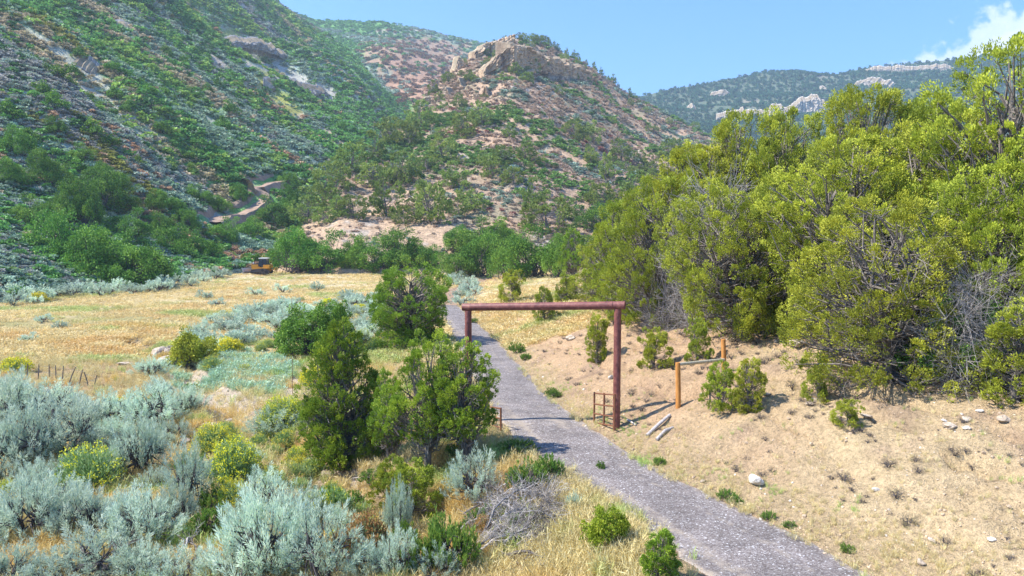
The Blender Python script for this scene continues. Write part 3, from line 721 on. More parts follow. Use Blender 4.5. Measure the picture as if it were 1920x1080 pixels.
def rabbit(seed, h=.9, w=1.3, n=420, flower='rabbit_flower', stem='rabbit_stem', nf=9, fl=.035, fshare=1.0):
    rng = np.random.default_rng(seed); st = MB(); fw = MB()
    az = rng.random(n) * 6.283; el = np.arcsin(rng.random(n) ** .75); rho = rng.uniform(.8, 1.05, n)
    out = np.stack([np.cos(az) * np.cos(el), np.sin(az) * np.cos(el), np.sin(el)], -1); C = out * rho[:, None] * [w / 2, w / 2, h]; C[:, 2] = np.maximum(C[:, 2], .1 * h)
    P0 = rng.normal(size=(n, 3)) * .06 * w; P0[:, 2] = -.04
    nb_ = 9; k = np.repeat(np.arange(n), nb_); m = len(k); q = rng.uniform(.25, .98, m)[:, None]; ax = unit(C - P0)
    P = P0[k] * (1 - q) + C[k] * q + rng.normal(size=(m, 3)) * .02 * w
    st.leaves(P, unit(ax[k] + rng.normal(size=(m, 3)) * .35 + [0, 0, .25]), .11 * rng.uniform(.6, 1.4, m), .02, rng.random(m), rng)
    st.segs(P0, C, .006, .003, tone=rng.random(n) * .4, n=3)
    f = np.flatnonzero((out[:, 2] > .25) & (rng.random(n) < fshare)); k = np.repeat(f, nf); m = len(k)
    fw.leaves(C[k] + rng.normal(size=(m, 3)) * .035, unit(rng.normal(size=(m, 3)) + [0, 0, .8]), fl * rng.uniform(.7, 1.4, m), fl * .8, rng.random(m), rng)
    return st.mesh('stems', [MAT[stem]]), fw.mesh('blossoms', [MAT[flower]]), h, w

def tuft(seed, n=34, h=.38, spread=.5, wd=.012, m='dry_blade', r=.10):
    rng = np.random.default_rng(seed); mb = MB(); a = rng.random(n) * 6.283; P = np.stack([np.cos(a), np.sin(a), 0 * a], -1) * rng.random((n, 1)) * r
    d = unit(np.stack([np.cos(a) * spread * rng.random(n), np.sin(a) * spread * rng.random(n), np.ones(n)], -1) + rng.normal(size=(n, 3)) * .15); ln = h * rng.uniform(.45, 1.2, n)
    mb.leaves(P, d, ln, wd, rng.random(n), rng); k = rng.random(n) < .5
    mb.leaves(P[k] + d[k] * ln[k, None] * .8, unit(d[k] + rng.normal(size=(k.sum(), 3)) * .5 - [0, 0, .25]), ln[k] * .5, wd * 1.3, rng.random(k.sum()), rng)
    return mb.mesh('grass_tuft', [MAT[m]])

ORD = 'first second third fourth fifth sixth seventh eighth ninth tenth eleventh twelfth thirteenth fourteenth fifteenth sixteenth seventeenth eighteenth nineteenth'.split()
TEN = {2: 'twent', 3: 'thirt', 4: 'fort', 5: 'fift', 6: 'sixt', 7: 'sevent', 8: 'eight', 9: 'ninet'}
def ordn(i):
    if i < 19: return ORD[i]
    n = i + 1; t, r = divmod(n, 10)
    return TEN[t] + 'ieth' if r == 0 else TEN[t] + 'y-' + ORD[r - 1]
def plant(name, src, P, label, cat, w=None, h=None, rz=None, group=None, parts=('trunk', 'crown'), merge=False):
    a, b_, h0, w0 = src; o = thing(name, label, cat, P, random.random() * 6.28 if rz is None else rz, group)
    sw = (w or w0) / w0; sh = (h or h0) / h0; o.scale = (sw, sw, sh)
    for nm, me in zip(parts, (a, b_)): link(nm, me, o)
    return o
def plant_px(name, src, u, v, wpx, hpx, label, cat, D=None, sink=.05, **kw):
    """stands on the ground where the photo shows its foot"""
    if D is None: P = hit(u, v)
    else:
        P = W(u, v, D); P[2] = gz(P[0], P[1])
    P = P - np.array([0, 0, sink]); D = P[1]
    hh = H + 0 * D; top = W(u, v - hpx, D)[2]; wd = wpx * D / F
    return plant(name, src, P, label, cat, w=wd, h=max(.2, top - P[2]), **kw)

# ------------------------------------------------------------------ junipers
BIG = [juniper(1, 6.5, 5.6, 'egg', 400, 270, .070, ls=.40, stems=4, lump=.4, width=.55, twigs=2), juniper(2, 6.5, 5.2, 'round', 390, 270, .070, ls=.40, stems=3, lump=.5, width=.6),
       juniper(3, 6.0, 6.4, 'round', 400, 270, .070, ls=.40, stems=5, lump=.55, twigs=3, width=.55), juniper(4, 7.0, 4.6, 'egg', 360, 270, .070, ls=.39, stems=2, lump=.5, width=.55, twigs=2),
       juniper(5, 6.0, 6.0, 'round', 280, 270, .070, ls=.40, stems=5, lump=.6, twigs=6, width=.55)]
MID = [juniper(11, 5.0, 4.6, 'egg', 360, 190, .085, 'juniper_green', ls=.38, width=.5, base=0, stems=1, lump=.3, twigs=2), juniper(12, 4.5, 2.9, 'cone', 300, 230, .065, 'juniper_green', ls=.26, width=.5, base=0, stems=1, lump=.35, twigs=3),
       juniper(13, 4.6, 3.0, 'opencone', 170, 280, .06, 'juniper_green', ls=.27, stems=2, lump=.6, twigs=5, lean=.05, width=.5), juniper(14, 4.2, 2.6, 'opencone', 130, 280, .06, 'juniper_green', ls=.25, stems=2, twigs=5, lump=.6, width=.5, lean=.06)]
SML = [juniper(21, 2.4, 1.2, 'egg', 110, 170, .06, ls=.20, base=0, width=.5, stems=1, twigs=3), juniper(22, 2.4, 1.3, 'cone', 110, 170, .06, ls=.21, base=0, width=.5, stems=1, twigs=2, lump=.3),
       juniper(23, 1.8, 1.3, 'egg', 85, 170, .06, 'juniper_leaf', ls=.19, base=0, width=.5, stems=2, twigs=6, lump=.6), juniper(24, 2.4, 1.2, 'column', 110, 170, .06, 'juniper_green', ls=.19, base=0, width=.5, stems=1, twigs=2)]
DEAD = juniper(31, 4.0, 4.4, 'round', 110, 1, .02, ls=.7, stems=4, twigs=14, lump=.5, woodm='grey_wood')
G1 = 'junipers on the right-hand bank'
for (src, u, v, D, w, top, lab) in [
    (BIG[0], 1236, 612, None, 190, 335, 'bushy olive juniper directly above the gate, its skirt touching the slope'),
    (BIG[3], 1300, 560, 41, 190, 268, 'tall juniper behind, left shoulder of the big grove, pale twigs below'),
    (BIG[2], 1395, 628, None, 270, 330, 'wide low-branched juniper above the orange fence posts, dark shade under it'),
    (BIG[1], 1380, 560, 40, 230, 216, 'domed juniper topping the left half of the grove'),
    (BIG[0], 1475, 560, 38, 190, 214, 'pointed juniper just right of the grove\'s first dome'),
    (BIG[3], 1612, 560, 33, 200, 160, 'upright juniper rising against the pale far cliff'),
    (BIG[3], 1722, 560, 33, 170, 182, 'narrow-topped juniper against the forested far mountain'),
    (BIG[4], 1510, 600, 30, 210, 330, 'thin juniper with bare twigs between the two widest trees'),
    (BIG[0], 1585, 640, 26, 290, 262, 'broad yellow-green juniper in the middle of the grove'),
    (BIG[4], 1665, 712, None, 360, 370, 'sprawling juniper at the bank edge with grey tangled limbs and deep shade'),
    (BIG[1], 1740, 640, 26, 260, 225, 'full juniper behind the sprawling one, left of the tallest'),
    (BIG[0], 1880, 640, 24, 330, 86, 'tallest juniper at the right, its top beside the white cloud'),
    (BIG[2], 1850, 680, 20.5, 330, 300, 'juniper in front of the tallest one, grey dead limbs below its crown'),
    (BIG[1], 2020, 660, 20, 300, 120, 'juniper cut by the right edge of the picture'),
    (SML[1], 1905, 752, None, 120, 560, 'small bright yellow-green juniper at the right edge of the bank'),
    (BIG[3], 1175, 560, 46, 150, 372, 'slender juniper at the grove\'s left end, above the beam'),
    (BIG[4], 1130, 545, 55, 120, 440, 'open juniper further back, left end of the grove'),
    (BIG[1], 1215, 520, 60, 150, 350, 'juniper at the back of the grove\'s left end'),
        (BIG[2], 1540, 500, 50, 240, 262, 'back-row juniper filling the gap in the grove'),
    (MID[2], 1075, 523, 78, 60, 425, 'sparse crooked juniper standing beside the dark oak thicket')]:
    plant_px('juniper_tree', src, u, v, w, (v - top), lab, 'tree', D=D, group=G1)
for (u, v, D, w, h, lab) in [(1345, 560, 33.5, 190, 250, 'silver dead juniper limbs showing through the left half of the grove'), (1835, 670, 18.7, 200, 190, 'tangle of bare grey juniper limbs under the trees at the right edge'),
                          (1560, 630, 26.5, 150, 130, 'bare grey twiggy juniper low in the middle of the grove'), (1250, 590, 37, 110, 150, 'small bare grey juniper beside the gate\'s right end')]:
    plant_px('dead_juniper', DEAD, u, v, w, h, lab, 'dead tree', D=D)
plant_px('dead_juniper', DEAD, 362, 520, 60, 24, 'low heap of purple-grey dead brush at the meadow\'s far edge', 'dead brush')
for (src, u, v, w, h, lab) in [
    (SML[2], 962, 568, 40, 62, 'small pale juniper left of its two neighbours, above the beam'), (SML[1], 1062, 568, 38, 62, 'compact dark juniper above the beam, third from the left'),
    (SML[2], 1020, 603, 36, 64, 'small juniper seen just over and under the beam'), (SML[0], 1120, 672, 36, 80, 'slim young juniper seen through the gate near its right post'),
    (SML[2], 1225, 690, 52, 74, 'young juniper right of the gate\'s right post'), (SML[2], 1306, 674, 40, 76, 'young juniper left of the taller orange post'),
    (SML[2], 1350, 768, 54, 88, 'young juniper growing below the taller orange post'), (SML[0], 1404, 768, 52, 94, 'young green juniper, right one of the pair below the orange posts'),
    (SML[2], 1534, 742, 44, 55, 'scrubby juniper seedling below the grove'), (SML[2], 1590, 803, 46, 54, 'lone juniper seedling on the bare upper bank'),
    (SML[3], 1238, 1098, 72, 112, 'young green juniper at the road edge, bottom of the picture'), (SML[2], 1150, 610, 26, 50, 'tiny juniper beside the gate\'s right post, up the slope')]:
    plant_px('young_juniper', src, u, v, w, h, lab, 'tree', group='young junipers')
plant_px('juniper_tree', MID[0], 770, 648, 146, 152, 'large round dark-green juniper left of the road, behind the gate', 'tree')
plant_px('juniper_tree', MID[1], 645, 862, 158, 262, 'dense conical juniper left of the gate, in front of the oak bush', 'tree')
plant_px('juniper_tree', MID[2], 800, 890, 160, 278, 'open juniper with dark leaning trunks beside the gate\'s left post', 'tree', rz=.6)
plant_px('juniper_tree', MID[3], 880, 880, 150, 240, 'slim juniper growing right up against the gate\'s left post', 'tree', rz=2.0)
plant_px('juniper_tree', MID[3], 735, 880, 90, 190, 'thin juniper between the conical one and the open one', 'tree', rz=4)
plant_px('young_juniper', SML[2], 770, 985, 90, 120, 'low ragged juniper by the brush pile', 'tree')
plant_px('young_juniper', SML[2], 740, 950, 70, 90, 'small juniper left of the brush pile', 'tree')
plant_px('young_juniper', SML[3], 638, 650, 40, 78, 'slim dark juniper beside the round oak bush', 'tree')
# ------------------------------------------------------------------ oaks
OAK = [shrubby(41, 4.0, 6.5, 62, 200, .17, ls=.78), shrubby(42, 4.5, 5.5, 56, 200, .17, ls=.8), shrubby(43, 3.6, 7.0, 64, 200, .17, ls=.78)]
OKN = [shrubby(44, 2.6, 3.8, 110, 150, .11, ls=.36)]
OBR = shrubby(46, 1.2, 1.4, 60, 130, .07, 'bright_leaf', ls=.22)
plant_px('oak_bush', OKN[0], 570, 668, 120, 78, 'round dark-green oak bush among pale sagebrush, left of the road', 'bush', parts=('stems', 'foliage'))
plant_px('oak_bush', OKN[0], 618, 662, 84, 78, 'right half of the dark oak clump, beside the slim juniper', 'bush', parts=('stems', 'foliage'))
plant_px('oak_bush', OKN[0], 1800, 725, 150, 140, 'leafy bright-green bush in the shade under the right-hand junipers', 'bush', D=19.5, parts=('stems', 'foliage'))
plant_px('bright_bush', shrubby(47, 2, 2.4, 80, 140, .10, 'juniper_leaf', ls=.34), 360, 688, 76, 62, 'yellow-green bush at the edge of the wash in the meadow', 'bush', parts=('stems', 'foliage'))
plant_px('bright_bush', OBR, 1132, 1036, 74, 80, 'round lime-green bush on the straw verge beside the road', 'bush', parts=('stems', 'foliage'))
oaks = []
for i, (u, v, w, h) in enumerate([(20,528,110,105),(70,532,140,108),(135,536,140,108),(195,538,130,98),(250,540,110,84),(290,536,80,60),(335,512,96,76),(378,508,70,62),(300,500,90,70),(560,512,96,72),(612,513,90,64),(662,514,66,58),
      (525,505,56,44),(715,512,76,54),(765,512,120,64),(812,512,60,44),(868,522,80,50),(905,520,96,66),(955,520,76,66),(1002,520,100,78),(1046,520,70,62),(430,500,60,46),(100,505,120,80),(180,505,120,80),(40,500,100,70),(240,500,90,66)]):
    o = plant_px('oak_thicket', OAK[i % 3], u, v, w, h, 'x', 'thicket', parts=('stems', 'foliage'), group='oak thickets at the foot of the hills'); oaks.append((o, u, v))
for i, (u, v, w, h, lf) in enumerate([(85,345,62,60,LM),(120,350,50,40,LM),(165,425,80,74,LM),(195,395,76,66,LM),(235,398,64,44,LM),(120,415,70,60,LM),(185,340,50,34,LM),(215,352,46,34,LM),(30,290,70,46,LM),(20,345,60,44,LM),(250,450,70,50,LM),(300,440,60,40,LM),
      (345,425,50,34,LM),(60,425,70,50,LM),(290,395,54,34,LM),(330,400,50,30,LM),(905,474,110,56,BT),(860,470,60,40,BT),(945,462,60,44,BT),(560,470,44,40,BT),(1180,440,70,50,BT),(1120,430,70,44,BT),(150,300,40,30,LM),(110,250,44,28,LM),(410,395,44,28,LM),(370,380,50,30,LM),
      (450,380,36,28,LM),(540,350,40,28,LM),(510,420,60,44,LM),(550,400,50,44,LM),(470,450,60,40,LM),(420,455,60,40,LM)]):
    Pp = lf.near(u, v); D = Pp[1]; o = plant('oak_thicket', OAK[i % 3], Pp - [0, 0, .5], 'x', 'thicket', w=w * D / F, h=h * D / F, parts=('stems', 'foliage'), group='oak thickets on the hillsides'); oaks.append((o, u, v))
def auto(items, desc, zones):
    used = set()
    for ph, fn in zones:
        z = sorted([q for q in items if id(q[0]) not in used and fn(q[1], q[2])], key=lambda q: q[1])
        for i, q in enumerate(z):
            used.add(id(q[0])); q[0]['label'] = '%s, %s from the left %s' % (desc, ordn(i), ph) if len(z) > 1 else '%s, the only one %s' % (desc, ph)
auto(oaks, 'dark-green oak thicket', [('along the left edge of the meadow', lambda u, v: u < 460 and v >= 500 and v < 545 ), ('along the foot of the butte', lambda u, v: u >= 460 and v >= 490), ('low on the left mountainside', lambda u, v: u < 460 and v >= 400),
     ('halfway up the left mountainside', lambda u, v: u < 620 and v < 400), ('at the butte\'s lower slope', lambda u, v: True)])

# ------------------------------------------------------------------ junipers and pines on the hills (one mesh each: too small to show parts)
def merged(src, name):
    a, b_, h, w = src
    bmn = bpy.data.meshes.new(name); import bmesh
    bm = bmesh.new(); bm.from_mesh(a)
    n0 = len(bm.faces); bm.from_mesh(b_); bm.faces.ensure_lookup_table()
    for f in bm.faces[n0:]: f.material_index = 1
    bm.to_mesh(bmn); bm.free(); bmn.materials.append(a.materials[0]); bmn.materials.append(b_.materials[0]); return bmn, h, w
HJ = [merged(juniper(60 + i, 5.0, 4.4, sh, 46, 46, .34, 'juniper_far', ls=.62, stems=3, twigs=2, lump=.5, width=.6), 'juniper') for i, sh in enumerate(['egg', 'round', 'egg', 'round'])]
PN = [merged(juniper(70 + i, 7.0, 3.2, 'cone', 40, 36, .4, 'juniper_far', ls=.6, stems=1, twigs=1, lump=.3, width=.6), 'pine') for i in range(2)]
OAKM = [merged(shrubby(50 + i, 3.2, 4.4, 34, 50, .36, ls=.72), 'oak') for i in range(3)]
hj = []
def hill_tree(name, src, P, w, h, cat, group):
    me, h0, w0 = src; o = link(name, me, None, P - [0, 0, .06 * h]); o.rotation_euler = (0, 0, random.random() * 6.28); o.scale = (w / w0, w / w0, h / h0)
    tag(o, 'x', cat, group); u, v = proj(P); hj.append((o, float(u), float(v))); return o
for (u, v, w, h) in [(725,404,58,84),(662,408,52,44),(808,418,66,82),(862,404,36,34),(780,396,44,38),(640,402,40,36),(700,352,56,50),(745,345,56,60),(600,380,60,56),(625,360,60,60),(655,325,60,60),(575,415,50,50),(700,300,50,52),(735,268,50,50),(770,275,50,50),
      (790,240,44,50),(850,350,50,48),(832,300,44,44),(870,255,50,46),(905,235,40,44),(800,320,44,36),(940,310,40,38),(985,300,36,36),(1080,265,48,40),(1110,265,34,38),(1072,262,34,34),(1135,340,28,56),(1165,300,40,40),(1000,395,50,60),(1030,440,90,74),(1125,390,50,50),
      (1190,375,60,54),(1230,330,60,44),(1260,300,50,40),(890,395,44,34),(760,420,40,34),(545,455,36,30),(920,330,44,40),(960,345,44,34),(610,418,36,30)]:
    P = BT.near(u, v); D = P[1]; hill_tree('juniper_tree', HJ[len(hj) % 4], P, w * D / F, h * D / F, 'tree', 'junipers on the butte')
rngh = np.random.default_rng(88)
P = BT.sample(520, rngh, lambda m: (180 / np.maximum(m[..., 1], 120)) ** .6)
u, v = proj(P); dens = np.clip(1.0 - np.abs(u - (760 + (v - 300) * -.6)) / 260, .12, 1) + (v < 200) * .3 + .35 * (u > 1050) * (v > 270)
dens *= 1 - .9 * (sst(380, 430, v) * (1 - sst(820, 900, u)))
ok = (rngh.random(len(P)) < dens) & (fbm(P[:, 0] / 25, P[:, 1] / 25, 3, 91) > -.35)
Pk = P[ok][:190]
for p in Pk:
    w = rngh.uniform(2.6, 5.6) * np.interp(p[1], [130, 500], [.9, 1.25]); hill_tree('juniper_tree', HJ[rngh.integers(4)], p, w, w * rngh.uniform(.8, 1.25), 'tree', 'junipers on the butte')
for (u, v, h) in [(1029,72,12),(1075,100,16),(1113,122,16),(1127,130,14),(1082,105,15),(1149,150,18),(1180,174,14),(1062,96,12),(1046,84,12),(928,78,9),(948,72,9),(1000,72,14),(1012,72,13),(985,72,12),(973,70,11),(1021,74,14),(1040,80,12),(915,86,10),(1100,118,10),(1160,160,9),(1140,142,9)]:
    P = BT.P[-1][int(np.argmin(np.abs(BT.px[0][-1] - u)))].copy(); D = P[1]; hill_tree('pine_tree', PN[len(hj) % 2] if u > 1025 else HJ[len(hj) % 4], P, h * .62 * D / F * (1 if u > 1025 else 2), h * D / F * 1.1, 'tree', 'pines on the skyline of the butte')
auto(hj, 'small dark evergreen', [('on the butte\'s skyline', lambda u, v: v < 130 or (u > 1090 and v < 185)), ('just under the butte\'s cliffs', lambda u, v: v < 185), ('high on the butte\'s face', lambda u, v: v < 235), ('above the butte\'s middle', lambda u, v: v < 275),
     ('across the butte\'s middle', lambda u, v: v < 315), ('below the butte\'s middle', lambda u, v: v < 355), ('on the butte\'s lower slope', lambda u, v: v < 400), ('near the butte\'s foot', lambda u, v: v < 440), ('at the butte\'s very foot', lambda u, v: True)])
hj2 = hj; hj = []
P = LM.sample(900, rngh, lambda m: (150 / np.maximum(m[..., 1], 100)) ** 1.1); u, v = proj(P); d_ = fbm(P[:, 0] / 22, P[:, 1] / 22, 3, 95)
ok = (d_ > .12) & (u > -120) & (v > -20) & (polydist(P[:, 0], P[:, 1], TRK) > 6); P = P[ok][:110]
for p in P:
    w = rngh.uniform(2.2, 4.4) * np.interp(p[1], [90, 400], [.9, 1.3]); o = hill_tree('oak_shrub', OAKM[rngh.integers(3)] if 'OAKM' in globals() else HJ[rngh.integers(4)], p, w * 1.2, w * .8, 'shrub', 'shrubs on the left mountain')
auto(hj, 'green shrub', [('near the left mountain\'s top', lambda u, v: v < 100), ('high on the left mountain', lambda u, v: v < 190), ('halfway up the left mountain', lambda u, v: v < 280), ('low on the left mountain', lambda u, v: v < 370), ('at the left mountain\'s foot', lambda u, v: True)])

# ------------------------------------------------------------------ cliffs
def rockmat(name, c0, c1, c2, sc=.25):
    m, nt, b = mat(name); gn = N(nt, 'ShaderNodeNewGeometry'); pos = gn.outputs['Position']
    mp = N(nt, 'ShaderNodeMapping'); mp.inputs['Scale'].default_value = (1, 1, .35); L(nt, pos, mp.inputs[0])
    a = noise(nt, mp.outputs[0], sc, 6, .6); f = noise(nt, pos, sc * 5, 6, .65)
    mp2 = N(nt, 'ShaderNodeMapping'); mp2.inputs['Scale'].default_value = (.15, .15, 2.0); L(nt, pos, mp2.inputs[0]); st = noise(nt, mp2.outputs[0], sc * 2, 4, .6)
    c = ramp(nt, a, [(.3, c0), (.5, c1), (.7, c2)]); c = mixc(nt, 1, c, ramp(nt, f, [(.3, .7), (.5, 1.0), (.7, 1.2)]), 'MULTIPLY'); c = mixc(nt, .5, c, ramp(nt, st, [(.35, .6), (.5, 1.0), (.65, 1.2)]), 'MULTIPLY')
    L(nt, c, b.inputs['Base Color']); b.inputs['Roughness'].default_value = .95
    bp = N(nt, 'ShaderNodeBump'); bp.inputs['Strength'].default_value = .8; bp.inputs['Distance'].default_value = .15 / sc
    L(nt, math_(nt, 'ADD', f, a), bp.inputs['Height']); L(nt, bp.outputs[0], b.inputs['Normal']); return m
rockmat('sandstone', (.26, .17, .11), (.50, .36, .23), (.66, .52, .35)); rockmat('pale_rock', (.30, .27, .22), (.47, .42, .35), (.60, .54, .46), .5)
rockmat('white_rock', (.52, .46, .38), (.74, .68, .58), (.82, .78, .70), 4.0); rockmat('far_rock', (.34, .29, .23), (.52, .45, .36), (.62, .55, .46), .22); rockmat('grey_rock', (.20, .19, .19), (.34, .32, .30), (.48, .45, .41), 1.0); rockmat('boulder', (.30, .23, .16), (.46, .37, .27), (.60, .52, .42), 4.0)
plain('cliff_top', (.30, .24, .16), .95, var=.4, scale=.5)
def cliff(name, label, pts, back, m='sandstone', blk=5.0, dep=2.2, seed=1, sub=.8, cap=.15, taper=.1, broken=0):
    """pts: (u, v_top, v_bottom, D) along the foot; a solid rock band with cracks, standing `back` metres deep"""
    rng = np.random.default_rng(seed); B = np.array([W(u, vb, D) for u, vt, vb, D in pts]); T = np.array([W(u, vt, D) for u, vt, vb, D in pts])
    seg = np.hypot(*np.diff(B[:, :2], axis=0).T); s0 = np.concatenate([[0], np.cumsum(seg)]); n = max(12, int(s0[-1] / sub)); ss = np.linspace(0, s0[-1], n)
    bx, by = np.interp(ss, s0, B[:, 0]), np.interp(ss, s0, B[:, 1]); zb, zt = np.interp(ss, s0, B[:, 2]) - 3.0, np.interp(ss, s0, T[:, 2])
    tx, ty = np.gradient(bx), np.gradient(by); l_ = np.hypot(tx, ty); nx, ny = ty / l_, -tx / l_      # outward
    kk = np.hanning(max(5, int(8 / sub) | 1)); kk /= kk.sum(); pw = len(kk) // 2
    nx = np.convolve(np.pad(nx, pw, 'edge'), kk, 'valid')[:n]; ny = np.convolve(np.pad(ny, pw, 'edge'), kk, 'valid')[:n]
    hgt = (zt - zb - 3).mean(); zt = zt + (vn(np.floor(ss / blk + vn(ss / blk, ss * 0, seed)), ss * 0, seed + 1) - .5) * hgt * .22 + fbm(ss / blk, ss * 0 + 2, 4, seed + 5) * hgt * .12
    if broken: zt = zb + 2.5 + (zt - zb - 2.5) * np.clip(.75 + broken * fbm(ss / blk * .6, ss * 0 + 5, 5, seed + 9), .05, 1.25)
    e_ = np.minimum(ss, s0[-1] - ss); zt = zb + 2.5 + (zt - zb - 2.5) * (taper + (1 - taper) * sst(0, max(blk, s0[-1] * .12), e_))
    mrows = 30; t = np.linspace(0, 1, mrows)[:, None]
    cell = np.floor(ss / blk + .5 * vn(ss / blk * .7, ss * 0, seed)); cellf = vn(cell * 1.7, np.floor(t * 3 + vn(cell, cell, 5)) * 2.3 + 0 * ss, seed + 2)
    fr = np.abs(((ss / blk + .5 * vn(ss / blk * .7, ss * 0, seed)) % 1) - .5) * 2
    off = dep * (cellf - .5) + dep * .5 * fbm(ss[None] / blk * 1.4, t * 4, 4, seed + 4) + dep * .45 * fbm(ss[None] / blk * 5, t * 14, 4, seed + 6, .6) - dep * .7 * np.clip((fr - .82) / .18, 0, 1)[None] - t * (zt - zb)[None] * .12
    X = bx[None] + nx[None] * off; Y = by[None] + ny[None] * off; Z = zb[None] + (zt - zb)[None] * t
    top = []
    for j, q in enumerate((.03, .2, .5, .8, 1.0)):
        o2 = off[-1] - q * back; lum = fbm(ss / 4, ss * 0 + q * 9, 3, seed + 8) * .5
        top.append(np.stack([bx + nx * o2, by + ny * o2, zt + cap * q * back + lum + .3], -1))
    e = top[-1].copy(); e[:, 2] = zb - 2
    V = np.concatenate([np.stack([X, Y, Z], -1), np.array(top), e[None]])
    # close the two ends
    me_rows = V.shape[0]; V2 = V.reshape(-1, 3); Fq = grid_faces(me_rows, n)
    left = V[:, 0]; right = V[:, -1]; i0 = np.arange(me_rows) * n; i1 = i0 + n - 1
    Tq = [[i0[j + 1], i0[j], me_rows * n] for j in range(me_rows - 1)] + [[i1[j], i1[j + 1], me_rows * n + 1] for j in range(me_rows - 1)]
    V2 = np.concatenate([V2, [left.mean(0)], [right.mean(0)]])
    fm = np.zeros(len(Fq) + len(Tq), int); fm[(mrows) * (n - 1):(mrows + 3) * (n - 1)] = 1
    me = make_mesh(name, V2, [Fq, np.array(Tq)], [MAT[m], MAT['cliff_top']], fmat=fm)
    return tag(link(name, me), label, "cliff")
def on(lf, rows):
    U = np.array([r[0] for r in rows], float); Dn = np.array([lf.near(r[0], r[2])[1] for r in rows]); f = np.polyfit(U, Dn, 1) if len(rows) > 2 else [0, Dn.mean()]
    return [(u, a, b_, float(np.polyval(f, u)) - k) for u, a, b_, k in rows]
cliff('sandstone_cliff', 'sunlit upper cliff tier at the top left of the butte', on(BT, [(893,97,110,2),(912,82,106,3),(933,73,100,6),(948,68,96,9),(966,66,93,14)]), 7, seed=3, blk=4, dep=3, taper=1, cap=.1)
cliff('sandstone_cliff', 'sunlit lower cliff tier stepping up to the butte\'s prow', on(BT, [(908,130,143,1),(925,112,137,7),(940,101,132,13),(952,88,127,18),(963,82,123,24)]), 6, seed=4, blk=3.5, dep=3, taper=1, cap=.1)
right_band = on(BT, [(961,82,123,24),(975,84,123,22),(992,88,123,20),(1008,96,125,18),(1030,106,131,17),(1050,110,138,16),(1075,116,145,15),(1098,126,151,13),(1118,143,157,10)])
right_band = [(u, a, b_, D + (u - 961) * .03) for u, a, b_, D in right_band]
cliff('sandstone_cliff', 'shaded grey cliff band right of the butte\'s prow', right_band, 8, seed=5, blk=4.5, dep=4, taper=1, cap=.1)
for (pts, lab) in [([(853,112,130,420),(863,106,128,418),(876,108,124,420)], 'pale outcrop on the butte\'s left shoulder, nearest the cliff'), ([(848,152,166,385),(858,147,165,383),(868,150,163,385)], 'rounded pale outcrop below the butte\'s left shoulder'),
                   ([(820,168,182,370),(832,163,180,368),(845,166,178,368)], 'dark-topped outcrop left of the rounded one on the butte\'s spur'), ([(788,184,192,350),(802,180,192,348),(818,182,190,350)], 'low pale ledge lowest on the butte\'s left spur'),
                   ([(900,160,182,370),(908,156,180,368),(918,162,178,368)], 'small broken outcrop in the brush below the butte\'s prow'), ([(992,132,140,418),(1000,131,142,417),(1008,130,142,417)], 'white boulder-like outcrop under the butte\'s shaded cliff')]:
    cliff('rock_outcrop', lab, on(BT, [(u, a, b_, 3) for u, a, b_, _ in pts]), 7, 'sandstone', blk=3, dep=1.6, seed=int(pts[0][0]), sub=.5)
def fr_d(u, v): return float(FR.near(u, v)[1])
for (tb, lab) in [([(1345,214,221),(1400,209,222),(1440,206,222),(1470,195,220),(1500,186,216),(1530,182,213),(1562,181,212)], 'long pale cliff across the far right mountain, above the junipers'),
                  ([(1622,130,137),(1660,126,137),(1700,126,136),(1740,125,135),(1790,126,133)], 'white rim cliff near the far right mountain\'s top'),
                  ([(1600,154,160),(1630,151,162),(1668,155,163)], 'short white cliff below the far rim'), 
                  ([(1330,176,180),(1345,173,181),(1362,174,180)], 'small white ledge left on the far mountain'), ([(1290,200,206),(1305,198,206)], 'tiny pale ledge lowest left on the far mountain'),
                  ([(1540,163,168),(1552,162,170)], 'tiny white outcrop in the far forest')]:
    cliff('rock_cliff', lab, on(FR, [(u, a, b_, 8) for u, a, b_ in tb]), 10, 'far_rock', blk=7, dep=4, seed=int(tb[0][0]), sub=1.0, cap=.8, broken=.55, taper=.25)
for (tb, lab) in [([(430,72,80),(460,72,82),(490,75,86),(520,84,96),(545,100,112),(575,112,122)], 'upper grey rock band on the left mountain'), ([(512,154,162),(540,152,172),(575,154,174),(605,162,180),(632,172,184)], 'lower pale rock band on the left mountain'),
                  ([(130,110,118),(150,118,128),(170,130,140)], 'small grey ledge on the near left slope'), ([(225,45,55),(250,52,62),(262,60,66)], 'dark grey ledge high on the left slope'), ([(265,15,28),(290,22,35),(300,30,40)], 'highest dark ledge on the left slope'), ([(0,322,352),(18,324,354),(34,332,352)], 'grey rock face at the left edge under the oaks')]:
    cliff('rock_band', lab, on(LM, [(u, a + (b_ - a) * .55, b_, .8) for u, a, b_ in tb]), 5, 'grey_rock', blk=2.6, dep=2.2, seed=int(tb[0][0]), sub=.8, cap=.9, broken=1.5)

